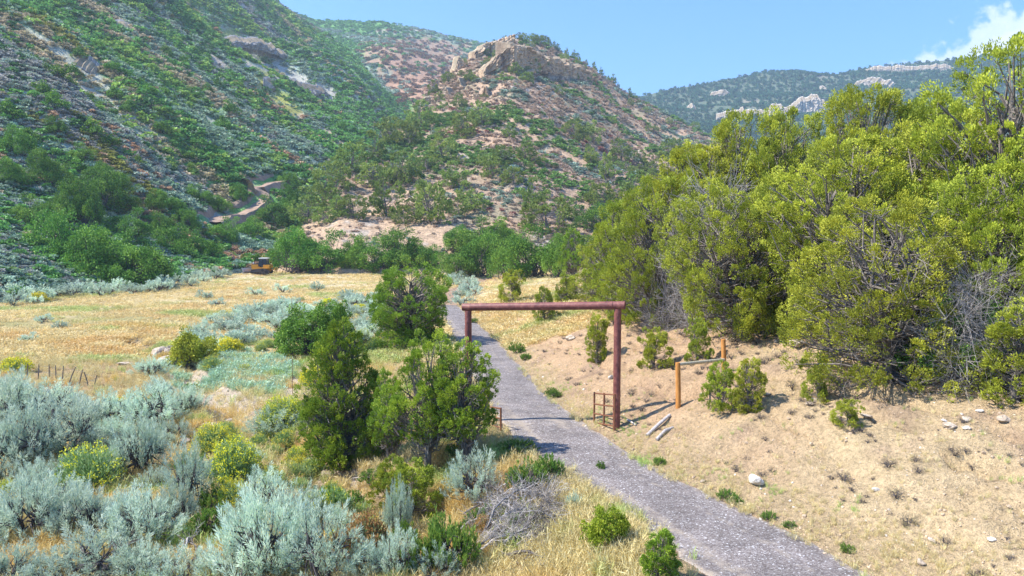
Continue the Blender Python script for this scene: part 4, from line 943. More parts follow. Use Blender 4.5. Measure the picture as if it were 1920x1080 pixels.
# dirt track on the left mountain
tk = TRK.copy(); s0 = np.concatenate([[0], np.cumsum(np.linalg.norm(np.diff(tk, axis=0), axis=1))]); ss = np.linspace(0, s0[-1], 160)
tk = np.stack([np.interp(ss, s0, tk[:, q]) for q in range(3)], -1); kk = np.hanning(17); kk /= kk.sum()
for q in range(3): tk[:, q] = np.convolve(np.pad(tk[:, q], 8, 'edge'), kk, 'valid')
tx, ty = np.gradient(tk[:, 0]), np.gradient(tk[:, 1]); l_ = np.hypot(tx, ty) + 1e-6; nx, ny = ty / l_, -tx / l_
offs = np.array([-3.9, -2.9, -2.0, -.8, .8, 1.9, 3.3]); hh = np.array([3.0, 2.4, .55, .5, .5, .45, -1.6])
if tk[len(tk)//2, 0] + nx[80] * 3 < tk[80, 0]: offs = -offs
V = tk[:, None] + np.stack([nx[:, None] * offs, ny[:, None] * offs, np.broadcast_to(hh, (160, 7))], -1) + np.stack([0 * ss[:, None] + 0 * offs] * 2 + [fbm(ss[:, None] / 3, offs[None] / 2, 3, 71) * .3], -1)
tag(link('dirt_track', make_mesh('dirt_track', V.reshape(-1, 3), grid_faces(160, 7), [plain('track_dirt', (.34, .235, .165), .95, var=.3, scale=.6)])), kind='structure')

# ------------------------------------------------------------------ gateway of pipe
pipe_m, nt, b = mat('rusty_pipe'); tcn = N(nt, 'ShaderNodeTexCoord'); n = noise(nt, tcn.outputs['Object'], 5, 7, .7)
L(nt, ramp(nt, n, [(.28, (.10, .030, .026)), (.45, (.17, .055, .045)), (.58, (.24, .085, .065)), (.72, (.36, .16, .10))]), b.inputs['Base Color']); b.inputs['Roughness'].default_value = .5; b.inputs['Specular IOR Level'].default_value = .4
def pipe(name, A, B, r, parent, seam=1.4, m='rusty_pipe'):
    A = np.array(A, float); B = np.array(B, float); mb = MB(); ln = np.linalg.norm(B - A); d = (B - A) / ln
    ref = np.array([0, 0, 1.0]) if abs(d[2]) < .9 else np.array([0, 1.0, 0]); a = np.cross(d, ref); a /= np.linalg.norm(a); c = np.cross(d, a)
    nn = 24; mm_ = int(ln / .05); th = np.arange(nn) / nn * 2 * math.pi; tt = np.linspace(0, ln, mm_)
    ph = (tt[:, None] / (seam or 1) * 2 * math.pi - th[None]) % (2 * math.pi); bump = .012 * np.exp(-((ph - math.pi) / .12) ** 2) if seam else 0 * ph
    R = r + bump; V = A + d * tt[:, None, None] + a * (np.cos(th)[None] * R)[..., None] + c * (np.sin(th)[None] * R)[..., None]
    k = np.arange(nn); Q = np.concatenate([np.stack([q * nn + k, q * nn + (k + 1) % nn, (q + 1) * nn + (k + 1) % nn, (q + 1) * nn + k], -1) for q in range(mm_ - 1)])
    mb.add(V.reshape(-1, 3), Q)
    for e, P_ in ((0, A), (1, B)):                       # open pipe mouth: thick rim and inner wall
        s_ = 1 if e == 0 else -1; ri = r * .86
        ring = lambda rr_, off: P_ + d * off * s_ + a * (np.cos(th) * rr_)[:, None] + c * (np.sin(th) * rr_)[:, None]
        VV = np.concatenate([ring(r, 0), ring(ri, 0), ring(ri, .25), [P_ + d * .25 * s_]]); q1 = np.stack([k, (k + 1) % nn, nn + (k + 1) % nn, nn + k], -1)
        mb.add(VV, np.concatenate([q1, q1 + nn]), np.stack([2 * nn + k, 2 * nn + (k + 1) % nn, np.full(nn, 3 * nn)], -1))
    return link(name, mb.mesh(name, [MAT[m]], True), parent)
bl = W(868, 576, 24.5); br = W(1172, 572.5, 22.7)
gate = thing('pipe_gateway', 'tall gateway of thick rust-red steel pipe spanning the gravel road', 'gateway')
bdir = (br - bl) / np.linalg.norm(br - bl)
pipe('beam', bl, br, .135, gate, 0)
for q in (.2, np.linalg.norm(br - bl) - .24):
    tp = bl + bdir * q; tp[2] -= .12; pipe('post', [tp[0], tp[1], gz(tp[0], tp[1]) - .3], tp, .122, gate, 1.5)
mb = MB(); mb.tube([br - bdir * .42, br - bdir * .40], .150, 24, cap=True); link('collar', mb.mesh('collar', [MAT['rusty_pipe']], True), gate)
def gate_leaf(P0, P1, h, label):
    o = thing('steel_gate', label, 'gate', group='swung-open rusty gate leaves'); P0 = np.array(P0, float); P1 = np.array(P1, float); up = np.array([0, 0, h])
    plain('gate_rust', (.20, .085, .045), .75) if 'gate_rust' not in MAT else 0
    for q in (0, .5, 1.0):
        A = P0 * (1 - q) + P1 * q; mb = MB(); mb.tube([A - [0, 0, .12 if q != .5 else 0], A + up], .034, 8); link('upright', mb.mesh('upright', [MAT['gate_rust']]), o)
    for q in (.02, .31, .62, .97):
        mb = MB(); mb.tube([P0 + up * q, (P0 + P1) / 2 + up * q - [0, 0, .01], P1 + up * q], .026, 8); link('rail', mb.mesh('rail', [MAT['gate_rust']]), o)
gate_leaf(W(1152, 800, 22.45), W(1114, 793, 24.0), 1.10, 'short rusty gate leaf standing open by the gateway\'s right post')
gate_leaf(W(888, 806, 24.2), W(939, 818, 23.0), .98, 'rusty gate leaf beside the gateway\'s left post, half hidden by junipers')
# braced fence posts up the bank
o = thing('post_and_rail_fence', 'two orange-stained wooden posts joined by one pale rail on the bank', 'fence')
pa = hit(1272, 766); pb = hit(1358, 692)
pa_t = W(1271, 680, pa[1]); pb_t = W(1356, 636, pb[1])
for A, T_ in ((pa, pa_t), (pb, pb_t)):
    mb = MB(); mb.tube([A - [0, 0, .3], (A + T_) / 2, T_], [.085, .083, .08], 14); link('post', mb.mesh('post', [MAT['post_wood']], False), o)
ra = W(1274, 683, pa[1] - .02); rb = W(1357, 675, pb[1] - .05)
mb = MB(); mb.tube([ra, (ra + rb) / 2, rb], [.055, .062, .065], 12); link('rail', mb.mesh('rail', [MAT['rail_wood']]), o)
for (a, b_, r, lab) in [((1213, 822), (1256, 784), .055, 'longer weathered pole lying on the bank right of the gateway'), ((1231, 828), (1262, 800), .05, 'shorter weathered pole lying downhill of the longer one'), ((1176,792),(1192,800),.03,'thin rusty bar lying at the foot of the right gate post')]:
    A = hit(*a); B = hit(*b_); mid = (A + B) / 2; mid[2] = max(mid[2], gz(mid[0], mid[1])); up = [0, 0, r * 1.2]
    mb = MB(); mb.tube([A + up, mid + np.array([0, 0, r * 1.6]), B + up], [r, r * 1.03, r * .9], 12); tag(link('pole', mb.mesh('pole', [MAT['dead_wood']])), lab, 'pole')
# wire fence in the meadow
o = thing('wire_fence', 'row of thin leaning wooden stakes with wire at the meadow\'s edge', 'fence')
tops = []
for (ut, vt, ub, vb) in [(52,682,50,712),(73,682,71,712),(92,683,92,714),(104,685,105,716),(119,686,116,718),(142,688,126,722),(155,693,147,724),(158,698,166,724),(182,703,175,726)]:
    A = hit(ub, vb); T_ = W(ut, vt, A[1]); mb = MB(); mb.tube([A - [0, 0, .2], (A + T_) / 2 + [.01, 0, 0], T_], [.032, .03, .022], 7); link('stake', mb.mesh('stake', [MAT['juniper_wood']]), o); tops.append((A, T_))
for q in (.45, .85):
    mb = MB(); mb.tube([A * (1 - q) + T_ * q for A, T_ in tops], .006, 4); link('wire', mb.mesh('wire', [plain('wire', (.2, .17, .15), .6) if 'wire' not in MAT else MAT['wire']]), o)
for (ub, vb, vt, lab) in [(548, 745, 672, 'thin metal stake standing left of the conical juniper'), (547, 640, 560, 'thin metal stake at the far edge of the pale sagebrush')]:
    A = hit(ub, vb); mb = MB(); mb.tube([A - [0, 0, .2], W(ub, vt, A[1])], .014, 6); tag(link('metal_stake', mb.mesh('metal_stake', [MAT['gate_rust']])), lab, 'stake')

# ------------------------------------------------------------------ bulldozer
dz = hit(492, 515); doz = thing('bulldozer', 'yellow bulldozer with a dark cab and lowered blade parked at the meadow\'s far edge', 'bulldozer', dz + [0, 0, .12]); doz.scale = (1.03,) * 3
plain('dozer_yellow', (.62, .30, .04), .5, var=.1); plain('dozer_dark', (.035, .035, .04), .5); plain('dozer_white', (.75, .72, .66), .6); plain('track_steel', (.14, .11, .09), .6, .4); plain('blade_steel', (.50, .47, .45), .45, .3)
mg, nt, b = mat('cab_glass'); b.inputs['Base Color'].default_value = (.05, .07, .09, 1); b.inputs['Roughness'].default_value = .08; b.inputs['Specular IOR Level'].default_value = .6
def part(nm, m, fn, par=doz, smooth=False):
    mb = MB(); fn(mb); return link(nm, mb.mesh(nm, [MAT[m]], smooth), par)
for sy in (-1, 1):
    y0, y1 = (sy * .62, sy * 1.15); y0, y1 = min(y0, y1), max(y0, y1)
    path = [(-1.55, .12), (-1.75, .35), (-1.6, .72), (-1.2, .82), (.2, 1.02), (.75, .98), (1.45, .70), (1.6, .38), (1.4, .10), (0, .03)]
    t_ = part('track', 'track_steel', lambda mb: mb.prism(path, y0, y1))
    P_ = np.array(path + path[:1]); s1 = np.concatenate([[0], np.cumsum(np.hypot(*np.diff(P_, axis=0).T))]); q = np.arange(0, s1[-1], .22); cx = np.interp(q, s1, P_[:, 0]); cz = np.interp(q, s1, P_[:, 1]); tg = np.arctan2(np.interp(q + .05, s1, P_[:, 1]) - cz, np.interp(q + .05, s1, P_[:, 0]) - cx)
    def shoes(mb):
        for x, z, a in zip(cx, cz, tg): c_, s_ = math.cos(a), math.sin(a); mb.box((x, (y0 + y1) / 2, z), (.15, y1 - y0 + .04, .09), [[c_, 0, -s_], [0, 1, 0], [s_, 0, c_]])
    link('track_shoes', (lambda mb: (shoes(mb), mb.mesh('track_shoes', [MAT['track_steel']]))[1])(MB()), t_)
    def wheels(mb):
        for x, z, r in ((-1.28, .45, .30), (1.12, .42, .30), (.45, .72, .26), (-.8, .22, .14), (-.35, .22, .14), (.1, .22, .14), (.55, .22, .14)): mb.tube([(x, (y1 + .03) if sy > 0 else (y0 - .03), z), (x, (y0 + y1) / 2, z)], r, 14)
    w_ = part('rollers', 'dozer_dark', wheels, t_)
part('body', 'dozer_yellow', lambda mb: (mb.box((-.1, 0, .75), (2.9, 1.2, .6)), mb.box((-1.05, 0, 1.35), (1.45, .95, .75)), mb.box((1.05, 0, 1.35), (1.1, 1.9, .62)), mb.box((.6, -.98, 1.1), (1.6, .34, .16)), mb.box((.6, .98, 1.1), (1.6, .34, .16))))
part('hood', 'dozer_dark', lambda mb: mb.prism([(-1.75, 1.15), (-.35, 1.15), (-.35, 1.95), (-1.6, 1.82), (-1.78, 1.7)], -.44, .44))
part('cab', 'cab_glass', lambda mb: mb.prism([(-.42, 1.35), (1.05, 1.35), (.92, 2.72), (-.16, 2.72), (-.42, 1.9)], -.62, .62))
def frame(mb):
    for sy in (-.63, .63):
        for a, b_ in (((-.42, 1.9), (-.16, 2.72)), ((.92, 2.72), (1.05, 1.35)), ((.38, 1.35), (.38, 2.72)), ((-.42, 1.35), (-.42, 1.9))): mb.tube([(a[0], sy, a[1]), (b_[0], sy, b_[1])], .055, 6)
part('cab_frame', 'dozer_dark', frame); part('cab_roof', 'dozer_white', lambda mb: mb.box((.4, 0, 2.82), (1.5, 1.5, .17)))
part('exhaust', 'dozer_dark', lambda mb: mb.tube([(-1.0, .2, 1.85), (-1.0, .2, 2.75), (-1.08, .2, 2.85)], .06, 8)); part('air_cleaner', 'dozer_white', lambda mb: mb.tube([(-1.45, -.2, 1.8), (-1.45, -.2, 2.15)], .10, 10))
def blade(mb):
    a = np.linspace(-.5, .9, 9); P_ = [(-2.9 + .28 * math.cos(q * 1.6), .12 + (q + .5) / 1.4 * 1.0) for q in a]; Q_ = [(x + .07, z) for x, z in P_[::-1]]
    n_ = 9
    for i in range(n_ - 1): mb.prism([P_[i], P_[i + 1], (P_[i + 1][0] + .08, P_[i + 1][1]), (P_[i][0] + .08, P_[i][1])], -1.65, 1.65)
bd = part('blade', 'blade_steel', blade); bd.rotation_euler = (0, 0, radians(-14)); bd.location = (.05, -.65, 0)
part('push_arm', 'dozer_dark', lambda mb: mb.tube([(-2.65, -1.28, .42), (.1, -1.25, .5)], .09, 8)); part('push_arm', 'dozer_dark', lambda mb: mb.tube([(-2.65, 1.28, .42), (.1, 1.25, .5)], .09, 8))
part('ripper', 'dozer_yellow', lambda mb: (mb.tube([(1.55, 0, .75), (2.35, 0, .85)], .10, 8), mb.box((2.4, 0, .9), (.18, 1.5, .2)), mb.tube([(2.42, .5, 1.25), (2.42, .5, .45), (2.25, .5, .2)], [.07, .07, .03], 6), mb.tube([(2.42, -.5, 1.25), (2.42, -.5, .45), (2.25, -.5, .2)], [.07, .07, .03], 6)))

# ------------------------------------------------------------------ sagebrush and rabbitbrush, one object each
SG = [sage(101, 1.1, 1.6), sage(102, 1.2, 1.5, upright=1.3), sage(103, .95, 1.7, 130), sage(104, 1.5, 1.4, 80, upright=1.2), sage(105, 1.1, 1.5, 110)]
SGF = [sage(111, .8, 1.3, 46, 20, .13, .32, width=.3), sage(112, .9, 1.2, 46, 20, .13, .32, width=.3)]
RB = [rabbit(121, fshare=.55), rabbit(122, .9, 1.4, 420, fshare=.3), rabbit(123, .8, 1.2, 380, nf=9, fl=.035, fshare=.7)]
GRN = rabbit(126, .7, 1.2, 420, fshare=.12)
RBF = [rabbit(124, .8, 1.2, 160, nf=7, fl=.07)]
RUST = rabbit(125, .9, 1.2, 420, 'rust_flower', 'rabbit_stem', 12, .045)
WD = [sage(131, .55, 1.0, 120, 40, .05, .16, 'weed_leaf', width=.35, upright=1.0), sage(132, .6, 1.1, 130, 40, .05, .14, 'weed_leaf', width=.4, upright=.7)]
LIME = [rabbit(141, .7, 1.1, 340, 'bright_leaf', 'weed_leaf', 12, .05)]
sg = []; BP = ('stems', 'foliage'); FP = ('stems', 'blossoms')
for i, (u, v, w, h) in enumerate([(45,885,150,135),(125,862,160,120),(20,800,120,100),(95,790,120,80),(205,800,110,66),(262,890,110,120),(285,800,100,80),(350,775,70,50),(60,945,70,86),(55,1010,150,120),(150,1010,140,110),(265,1030,130,110),(335,985,80,80),
      (185,1085,170,110),(270,1095,110,80),(20,1100,120,80),(110,1110,140,70),(505,1085,190,165),(605,1095,150,170),(435,1100,120,90),(685,1085,110,80),(745,1090,90,100),(745,1010,60,105),(500,960,100,90),(455,1010,80,70),(448,868,80,40),(888,938,104,92),(520,815,110,52),(820,1100,90,80),
      (1077,962,34,40),(395,905,60,46),(560,1000,100,90),(640,1010,70,60),(18,742,70,40),(285,705,60,36),(300,745,60,40)]):
    o = plant_px('sagebrush', SG[i % 5], u, v, w, h, 'x', 'shrub', parts=BP, group='sagebrush'); sg.append((o, u, v))
o = plant_px('sagebrush', SG[3], 352, 962, 84, 150, 'tall sagebrush with bare dark trunk and windblown silver crown in the left foreground', 'shrub', parts=BP, group='sagebrush')
def inpoly(u, v, P_):
    P_ = np.array(P_, float); r = np.zeros(np.shape(u), bool)
    for (x0, y0), (x1, y1) in zip(P_, np.roll(P_, -1, 0)):
        c = ((y0 > v) != (y1 > v)) & (u < (x1 - x0) * (v - y0) / (y1 - y0 + 1e-9) + x0); r ^= c
    return r
rngp = np.random.default_rng(5)
def fill(poly, n, dmin):
    """world points with at least dmin metres between them inside a patch of ground outlined on the photo"""
    pu = np.array(poly, float); W4 = np.array([hit(*q) for q in poly]); lo, hi = W4.min(0), W4.max(0); out = []
    for _ in range(n * 60):
        x, y = rngp.uniform(lo[0], hi[0]), rngp.uniform(lo[1], hi[1])
        if not inpoly(x, y, W4[:, :2]): continue
        if any((x - a[0]) ** 2 + (y - a[1]) ** 2 < dmin ** 2 for a in out): continue
        out.append(np.array([x, y, float(gz(x, y))]))
        if len(out) >= n: break
    return out
taken = [np.array(o.location) for o, _, _ in sg]
def add_fill(poly, n, dmin, srcs, wr, hr, name, cat, group, parts, lst, avoid=.8):
    for P in fill(poly, n, dmin):
        if any((P[0] - a[0]) ** 2 + (P[1] - a[1]) ** 2 < avoid ** 2 for a in taken): continue
        w = rngp.uniform(*wr); o = plant(name, srcs[rngp.integers(len(srcs))], P - [0, 0, .04], 'x', cat, w=w, h=w * rngp.uniform(*hr), parts=parts, group=group)
        u, v = proj(P); lst.append((o, float(u), float(v)))
add_fill([(-60,760),(120,770),(330,800),(400,900),(420,1000),(640,1050),(720,1085),(420,1120),(-120,1120)], 44, .8, SG, (.9, 1.5), (.6, .85), 'sagebrush', 'shrub', 'sagebrush', BP, sg)
add_fill([(-40,740),(120,760),(330,770),(330,805),(120,785),(-40,775)], 16, .8, SG, (.8, 1.4), (.55, .8), 'sagebrush', 'shrub', 'sagebrush', BP, sg)
add_fill([(330,650),(400,600),(520,572),(640,560),(712,552),(712,640),(655,650),(500,640),(420,665)], 85, 1.0, SGF + SG[:1], (1.3, 2.3), (.5, .75), 'sagebrush', 'shrub', 'sagebrush', BP, sg)
add_fill([(-30,585),(120,560),(260,560),(330,545),(420,520),(330,520),(200,535),(-30,530)], 55, 1.5, SGF, (1.8, 3.4), (.5, .8), 'sagebrush', 'shrub', 'sagebrush', BP, sg, 1.2)
add_fill([(845,590),(860,560),(840,520),(880,520),(900,545),(880,575)], 12, 1.5, SGF, (1.6, 2.6), (.5, .7), 'sagebrush', 'shrub', 'sagebrush', BP, sg, 1.2)
for (u, v) in [(80,605),(112,617),(168,540),(55,640),(385,560),(405,575),(480,555),(530,548),(595,545),(550,575),(620,585)]:
    o = plant_px('sagebrush', SGF[0], u, v, 28, 17, 'x', 'shrub', parts=BP, group='sagebrush'); sg.append((o, u, v))
auto(sg, 'silver-green sagebrush', [('along the bottom edge', lambda u, v: v > 1060), ('in the row just above the bottom edge', lambda u, v: v > 1000), ('in the foreground\'s second row', lambda u, v: v > 930), ('in the foreground\'s third row', lambda u, v: v > 860),
     ('in the foreground\'s fourth row', lambda u, v: v > 800), ('near the wire fence', lambda u, v: v > 740), ('level with the wire fence stakes', lambda u, v: v > 690), ('beside the wash below the round juniper', lambda u, v: v > 640), ('in the pale band left of the round juniper', lambda u, v: v > 600 and u > 250),
     ('in the pale band\'s far side', lambda u, v: v > 565 and u > 250), ('out on the open meadow', lambda u, v: v > 590), ('along the meadow\'s far left edge', lambda u, v: u < 430), ('at the meadow\'s far end', lambda u, v: True)])
rbl = []
for i, (u, v, w, h, src) in enumerate([(168,918,140,84,RB[1]),(440,905,110,84,RB[0]),(400,850,90,56,RB[0]),(530,800,100,56,RB[0]),(425,665,50,32,RBF[0]),(440,662,40,26,RBF[0]),(610,715,60,50,RBF[0]),(585,730,50,40,RBF[0]),(330,500,60,34,RBF[0]),(310,520,50,30,RBF[0]),(450,498,34,20,RBF[0]),
      (70,568,40,20,RBF[0]),(215,775,60,30,RBF[0]),(20,940,60,40,RB[2]),(590,985,80,60,RB[0]),(440,960,80,60,RB[0]),(560,890,50,34,RB[2]),(30,700,60,30,RBF[0])]):
    o = plant_px('rabbitbrush', src, u, v, w, h, 'x', 'shrub', parts=FP, group='yellow-flowered rabbitbrush'); rbl.append((o, u, v))
add_fill([(380,830),(520,790),(600,900),(720,960),(700,1080),(560,1020),(420,960)], 30, .8, [RB[1], RB[1], RB[0], GRN, GRN], (.6, 1.2), (.5, .75), 'rabbitbrush', 'shrub', 'yellow-flowered rabbitbrush', FP, rbl, .45)
add_fill([(560,560),(700,560),(720,700),(560,720),(330,740),(340,680),(460,640)], 26, 1.0, [RB[1], GRN, RBF[0]], (.8, 1.6), (.45, .7), 'rabbitbrush', 'shrub', 'yellow-flowered rabbitbrush', FP, rbl, .6)
auto(rbl, 'yellow-flowered rabbitbrush', [('in the foreground below the conical juniper', lambda u, v: v > 930), ('in the left foreground middle', lambda u, v: v > 760), ('around the wash and fence', lambda u, v: v > 640), ('at the meadow\'s far edge', lambda u, v: True)])
plant_px('rabbitbrush', RUST, 684, 1062, 104, 95, 'rust-orange dried rabbitbrush at the bottom, left of the brush pile', 'shrub', parts=FP)
plant_px('rabbitbrush', RUST, 640, 1040, 50, 46, 'smaller rust-brown dried bush left of the big rust-orange one', 'shrub', parts=FP)
plant_px('rabbitbrush', RUST, 905, 1012, 46, 44, 'small rust-brown dried bush inside the brush pile', 'shrub', parts=FP)
wl = []
for i, (u, v, w, h) in enumerate([(845,1075,120,110),(790,1085,90,80),(760,1040,70,60),(900,990,60,40),(975,990,60,30),(360,900,60,50),(410,965,90,60),(395,1000,70,50),(610,960,90,50),(660,960,60,40),(990,925,90,66),(1030,900,50,50),(700,905,60,26),(650,880,50,24),(860,860,60,34),(970,850,70,26),(300,760,60,22),(350,735,50,16),(560,770,50,22),(330,690,50,20)]):
    o = plant_px('green_weed', WD[i % 2], u, v, w, h, 'x', 'weed', parts=BP, group='green weeds'); wl.append((o, u, v))
for i, (u, v, w, h) in enumerate([(1360,938,36,22),(1378,945,28,18),(1440,975,30,18),(1480,990,24,14),(1236,870,30,14),(1127,880,18,16),(1590,1035,30,16),(970,662,34,20),(985,675,26,14),(1040,745,30,14),(890,606,20,10),(1035,742,26,16),(1100,925,20,12)]):
    o = plant_px('green_weed', WD[i % 2], u, v, w, h, 'x', 'weed', parts=BP, group='green weeds'); wl.append((o, u, v))
auto(wl, 'small green weed clump', [('left of the road at the bottom', lambda u, v: u < 1080 and v > 980), ('left of the road below the gateway', lambda u, v: u < 1080 and v > 840), ('around the wash', lambda u, v: u < 800), ('on the right road edge near the camera', lambda u, v: v > 840), ('on the road verge beyond the gateway', lambda u, v: True)])

# ------------------------------------------------------------------ grass, litter and stones: stuff
TF = [tuft(200 + i) for i in range(4)]; TFB = [tuft(210 + i, 26, .34, .8, .03, r=.25) for i in range(3)]
def ground_pts(n, dlo, dhi, ulo=-150, uhi=2080, p=1.0):
    D = np.exp(rngp.uniform(math.log(dlo), math.log(dhi), n)); u = rngp.uniform(ulo, uhi, n); x = (u - 960) / F * D; return x, D
def rel(x, y):
    xr, zr, hw = road_at(y); return x - xr - hw, xr - hw - x
x, y = ground_pts(200000, 11.5, 46); dr, dl = rel(x, y); nn = fbm(x / 2.2, y / 2.2, 4, 301)
gul = polydist(x, y, GUL)
dens = np.where(dl > -.35, np.clip(.55 + nn * 1.1, .05, 1) * sst(-.4, .5, dl + nn * .3) * np.where(gul < 1.2, .45, 1), 0)
dens = np.where(dr > -.3, (1 - sst(.6, 2.2, dr + nn)) * sst(-.35, .3, dr + nn * .3) * .8 * np.clip(.6 + nn, .1, 1) + .06 + .10 * sst(0, 30, y - 18) * sst(-.1, .5, nn), dens)
dens *= np.interp(y, [11, 46], [1.0, .75]) * .40
k = rngp.random(len(x)) < dens; x, y, nn, dr, dl = x[k], y[k], nn[k], dr[k], dl[k]
straw = np.array((1.0, 1.0, 1.0)); t = cmix(np.zeros((len(x), 3)) + straw, (1.05, .90, .68), sst(.05, .6, fbm(x / 1.7, y / 1.7, 3, 302)) * (dl > 0)); t = cmix(t, (.55, .9, .45), sst(.15, .5, fbm(x / 1.3, y / 1.3, 3, 303)) * .9)
t = t * rngp.uniform(.8, 1.2, (len(x), 1))
scatter('dry_grass', np.stack([x, y, gz(x, y) - .02], -1), rngp.uniform(.55, 1.15, len(x)) * np.where(dr > 0, .6, 1) * np.interp(dl, [0, 1.2], [.6, 1.0]), t, TF, rngp, label='straw-coloured dry grass along the road and between the sagebrush', cat='grass')
PM = np.array([hit(*q)[:2] for q in [(320,725),(330,680),(440,655),(500,668),(560,690),(520,740),(420,735)]]); x = rngp.uniform(PM[:, 0].min(), PM[:, 0].max(), 5200); y = rngp.uniform(PM[:, 1].min(), PM[:, 1].max(), 5200)
k = inpoly(x, y, PM) & (fbm(x / 1.5, y / 1.5, 3, 331) > -.25); x, y = x[k], y[k]
scatter('mint_ground_cover', np.stack([x, y, gz(x, y)], -1), rngp.uniform(.6, 1.2, len(x)), np.array((.62, .98, 1.25)) * rngp.uniform(.8, 1.2, (len(x), 1)), TFB, rngp, label='low mint-green plants covering the pale wash beside the meadow', cat='ground cover')
x, y = ground_pts(90000, 44, 135, 0 - 200, 1300); dr, dl = rel(x, y); nn = fbm(x / 9, y / 6, 4, 305)
k = ((dl > .2) | (dr > .2)) & (rngp.random(len(x)) < np.clip(.5 + nn, .1, 1) * np.where(dr > 10, .3, 1) * .75); x, y, nn = x[k], y[k], nn[k]
t = cmix(np.zeros((len(x), 3)) + (1.05, 1.0, .95), (.6, .85, .5), sst(.1, .5, fbm(x / 8, y / 5, 3, 44)) * .8); t = cmix(t, (1.0, .80, .62), sst(.25, .6, fbm(x / 5, y / 4, 3, 306)) * .7) * rngp.uniform(.8, 1.2, (len(x), 1))
s_ = rngp.uniform(.5, 1.1, len(x)); scatter('meadow_grass', np.stack([x, y, gz(x, y) - .02], -1), np.stack([s_ * 1.6, s_ * 1.6, s_ * .9], -1), t, TFB, rngp, label='golden dry grass covering the meadow', cat='grass')

import bmesh
def rock(seed, sub=2, flat=.7, m='boulder', amp=.28):
    bm = bmesh.new(); bmesh.ops.create_icosphere(bm, subdivisions=sub, radius=.5); rng = np.random.default_rng(seed); pl = unit(rng.normal(size=(9, 3)))
    for v in bm.verts:
        d = np.array(v.co); d /= np.linalg.norm(d); r = .5
        for q in pl: 
            c = float(d @ q); r = min(r, .36 / c if c > .55 else r)
        r *= 1 + amp * float(fbm(d[0] * 2 + seed, d[1] * 2 + d[2] * 1.7, 3, seed)); v.co = Vector(d * r * [1.15, .9, flat])
    me = bpy.data.meshes.new('rock'); bm.to_mesh(me); bm.free(); me.materials.append(MAT[m]); me.attributes.new('tone', 'FLOAT', 'FACE'); return me
RK = [rock(i + 1, 3) for i in range(4)]; RKW = rock(9, 3, m='white_rock'); PEB = [rock(20 + i, 1) for i in range(4)]
m, nt, b = mat('pebble'); L(nt, attr(nt, 'tint', 'INSTANCER').outputs['Color'], b.inputs['Base Color'])
for p_ in PEB: p_.materials[0] = m
rk = []
for i, (u, v, w, h, name, lab) in enumerate([(1416,908,36,26,'boulder','largest pale block of rock at the foot of the bank beside the road'),(1642,920,12,12,'stone','small white stone midway up the bare bank'),(1780,805,26,14,'stone','brown stone on the upper bank, under the right junipers'),(1812,789,20,12,'stone','dark brown stone above its neighbour on the upper bank'),
      (1882,787,26,14,'stone','flat brown stone nearest the right edge of the upper bank'),(1812,812,16,10,'stone','small tan stone right of the brown ones'),(1530,742,20,10,'stone','flat pale stone by the scrubby juniper seedling'),(1518,762,16,8,'stone','small pale stone below the flat one'),(1387,765,16,12,'stone','grey stone between the paired young junipers'),
      (1437,742,14,9,'stone','little pale stone right of the paired young junipers'),(1568,792,22,18,'stone','pale rock left of the lone juniper seedling'),(1625,785,26,9,'stone','flat rock right of the lone juniper seedling'),(1727,1060,18,14,'stone','round tan stone near the bottom of the bank'),(1748,1016,14,8,'stone','small white stone low on the bank'),
      (1860,1012,14,10,'stone','white stone in the lower right of the bank'),(1836,771,14,8,'stone','white stone above the brown ones'),(1853,738,16,7,'stone','pale flat stone in the shade of the right junipers'),(1770,792,12,7,'stone','white chip of rock left of the dark brown stone'),(1495,648,34,16,'slab','dark-undersided rock slab below the grove'),
      (1070,638,22,12,'slab','tilted pale slab seen through the gateway'),(1145,712,10,12,'stone','little pale stone by the gateway\'s right post'),(1068,1012,20,16,'stone','white stone on the straw verge right of the brush pile'),(1318,730,12,8,'stone','pale stone between the two orange posts'),(1318,905,10,7,'stone','tiny stone left of the largest block'),
      (298,668,34,26,'boulder','grey rock at the top of the wash'),(322,662,26,22,'boulder','second grey rock at the top of the wash'),(312,680,40,18,'boulder','lowest flat grey rock at the top of the wash'),(235,684,30,9,'slab','flat pale slab left of the grey rocks'),(48,664,16,5,'slab','thin pale slab in the meadow grass'),
      (585,885,44,40,'boulder','brown crumbling earth block beside the conical juniper'),(615,895,40,22,'boulder','pale rock beside the crumbling earth block'),(395,802,36,16,'boulder','pale rock in the dry wash'),(425,795,30,14,'boulder','second pale rock in the dry wash'),(370,790,26,12,'boulder','third pale rock in the dry wash'),(345,830,22,10,'boulder','small pale rock lowest in the wash')]):
    D_ = hit(u, v); w_ = w * D_[1] / F; o = link(name, RK[i % 4], None, D_ + [0, 0, h * D_[1] / F * .25]); o.scale = (w_, w_, h * D_[1] / F * 1.3); o.rotation_euler = (random.uniform(-.2, .2), random.uniform(-.2, .2), random.random() * 6); tag(o, lab, 'rock')
    if i in (0, 1, 14, 15, 17, 20, 21): o.data = RKW
x, y = ground_pts(130000, 11, 60); dr, dl = rel(x, y); nn = fbm(x / 3, y / 3, 3, 311); gul = polydist(x, y, GUL)
k = rngp.random(len(x)) < np.where(dr > -.2, .30 + .3 * nn, np.where(gul < 1.8, .5, .08)); k &= (dr > -.2) | (dl > -.2); x, y = x[k], y[k]; n = len(x)
t = cmix(np.zeros((n, 3)) + (.52, .39, .26), (.64, .56, .44), (rngp.random(n) < .12).astype(float)) * rngp.uniform(.7, 1.2, (n, 1))
scatter('gravel_stones', np.stack([x, y, gz(x, y) + .005], -1), np.minimum(rngp.pareto(3.0, n) * .022 + .018, .14) * np.interp(y, [11, 50], [1, 1.6]), t, PEB, rngp, tilt=.5, label='small loose stones strewn over the bank and wash', cat='stones')
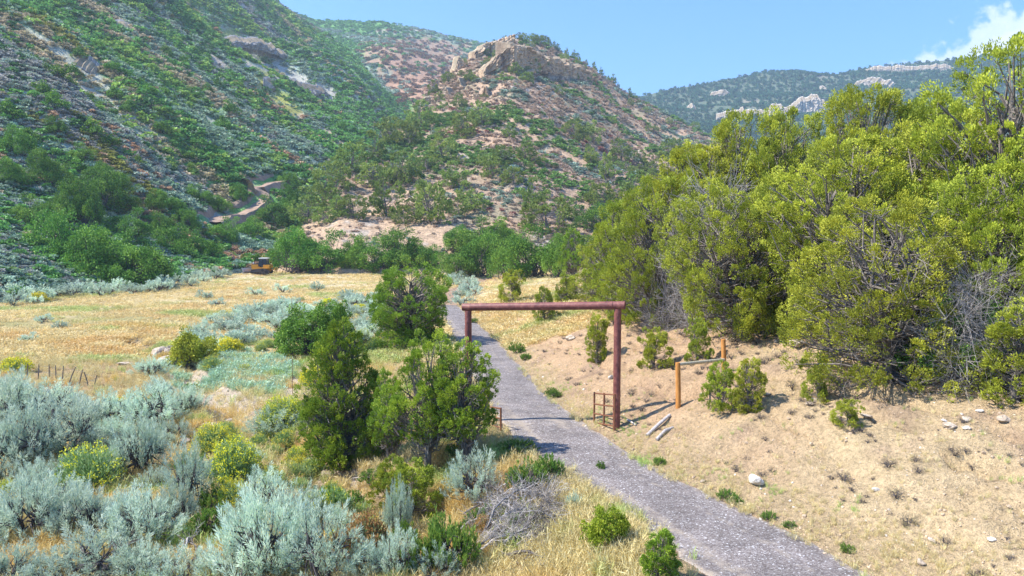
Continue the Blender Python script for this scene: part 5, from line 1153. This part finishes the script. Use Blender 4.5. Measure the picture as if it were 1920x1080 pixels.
# low dry scrub on the bank and litter
SCR = [sage(400 + i, .3, .6, 40, 10, .06, .12, 'scrub_leaf', width=.15) for i in range(2)]; SCRM = [merged(q, 'dry_scrub')[0] for q in SCR] + [merged(sage(404, .25, .5, 50, 2, .04, .1, 'scrub_leaf', width=.15), 'dry_scrub')[0]]
x, y = ground_pts(2000, 11.5, 60, 900, 2100); dr, dl = rel(x, y); k = (dr > 1.2) & (fbm(x / 2, y / 2, 3, 321) > .0 - .3 * (y > 22)); x, y = x[k], y[k]; n = len(x)
scatter('dry_scrub', np.stack([x, y, gz(x, y)], -1), rngp.uniform(.2, .75, n), np.ones((n, 3)), SCRM, rngp, label='sparse low grey-brown scrub dotting the bank', cat='scrub')

# ------------------------------------------------------------------ brush pile and dead branches
def branch(seed, A, B, sag, r, ntw=26, tl=.5):
    rng = np.random.default_rng(seed); A = np.array(A, float); B = np.array(B, float); mb = MB(); t = np.linspace(0, 1, 9)[:, None]
    P = A * (1 - t) + B * t + np.array([0, 0, 1.0]) * np.sin(t * math.pi) * sag + np.cumsum(rng.normal(size=(9, 3)) * .035, 0) * np.linalg.norm(B - A) * .5
    P[:, 2] = np.maximum(P[:, 2], gz(P[:, 0], P[:, 1], False) + .03); mb.tube(P, r * (1 - .8 * t[:, 0]), 7, tone=rng.random())
    q = rng.uniform(.15, 1, ntw) * 7.99; i = q.astype(int); f = (q - i)[:, None]; S_ = P[i] * (1 - f) + P[i + 1] * f; d = unit(unit(B - A) * .9 + rng.normal(size=(ntw, 3)) * .6 + [0, 0, .1]); ln = tl * rng.uniform(.4, 1.5, (ntw, 1))
    E = S_ + d * ln; E[:, 2] = np.maximum(E[:, 2], gz(E[:, 0], E[:, 1], False) + .02); mb.segs(S_, E, r * .3, r * .1, tone=rng.random(ntw), n=4)
    k = np.repeat(np.arange(ntw), 5); m = len(k); f = rng.uniform(.2, .95, (m, 1)); S2 = S_[k] * (1 - f) + E[k] * f; E2 = S2 + unit(d[k] + rng.normal(size=(m, 3)) * .7) * ln[k] * .45; mb.segs(S2, E2, r * .12, r * .05, tone=rng.random(m), n=3)
    return mb.mesh('branch', [MAT[('dead_wood', 'juniper_wood', 'grey_wood')[seed % 3]]])
def pw(u, v, lift=0.0):
    p = hit(u, v + 0); p = p + np.array([0, 0, lift]); return p
pile = thing('brush_pile', 'heap of grey-white dead juniper branches between the junipers and the road', 'brush pile')
for i, (a, b_, sag, r) in enumerate([((925,1000),(1040,955),.5,.05),((905,975),(1030,930),.6,.04),((880,1005),(1035,985),.35,.04),((1035,985),(900,960),.3,.03),((870,985),(960,925),.5,.03),((930,1040),(1010,1000),.3,.035),((900,1060),(985,1015),.3,.03),((960,1030),(1035,965),.4,.03),((860,1015),(930,985),.3,.03),
      ((1000,1010),(920,945),.5,.03),((980,960),(880,930),.4,.025),((940,985),(1045,1000),.2,.03),((875,1040),(960,1000),.35,.03),((985,1040),(1030,1010),.3,.025),((910,1020),(1000,930),.7,.035),((950,1050),(890,990),.4,.03),((890,1030),(1020,985),.45,.04),((900,945),(1000,975),.5,.03),((915,965),(1025,945),.6,.035),((930,1010),(1040,985),.3,.04),((880,1060),(940,1030),.3,.03),((950,990),(1040,940),.5,.03),((865,1050),(900,1000),.4,.03),((935,930),(1010,940),.5,.03),((905,990),(990,1040),.3,.03),((970,1040),(1045,990),.2,.03),((890,970),(950,1010),.5,.03),((1000,925),(1045,985),.3,.03),((1045,960),(985,920),.25,.03),((960,945),(1050,975),.25,.03)]):
    link('branch', branch(600 + i, pw(*a, .05 + .25 * random.random()), pw(*b_, .05 + .2 * random.random()), sag * .45, r * .9, 34, .4), pile)
for i, (a, b_, sag, r, lab) in enumerate([((940,1045),(1020,1062),.15,.055,'bleached fallen branch in front of the brush pile'),((1018,1062),(1030,1085),.02,.05,'short bleached stick hanging off the fallen branch end'),((655,905),(725,912),.10,.025,'pale dead branch on the bare ground left of the open juniper'),((700,930),(665,900),.15,.02,'second pale dead branch left of the open juniper'),
      ((725,925),(790,900),.25,.03,'dead branch under the open juniper'),((330,1085),(380,1000),.35,.04,'dark twisted dead branch among the foreground sagebrush'),((385,1090),(345,1020),.3,.03,'grey dead sage stem at the bottom left of centre'),((1060,980),(1010,960),.1,.02,'thin pale stick right of the brush pile'),((125,925),(165,918),.05,.03,'pale stick lying in the straw left of the yellow bush')]):
    tag(link('dead_branch', branch(640 + i, pw(*a, .06), pw(*b_, .06), sag, r, 12, .35)), lab, 'branch')

# ------------------------------------------------------------------ air
hz, nt, b = mat('haze'); nt.nodes.remove(b); pv = N(nt, 'ShaderNodeVolumePrincipled'); pv.inputs['Color'].default_value = (.66, .86, 1.0, 1); pv.inputs['Density'].default_value = .00025
pv.inputs['Anisotropy'].default_value = 0.2
L(nt, pv.outputs[0], nt.nodes['Material Output'].inputs['Volume'])
mb = MB(); top = 620; mb.box((0, 1320, (top - 30) / 2), (5400, 3500, top + 30)); tag(link('haze', mb.mesh('haze', [hz])), kind='stuff')
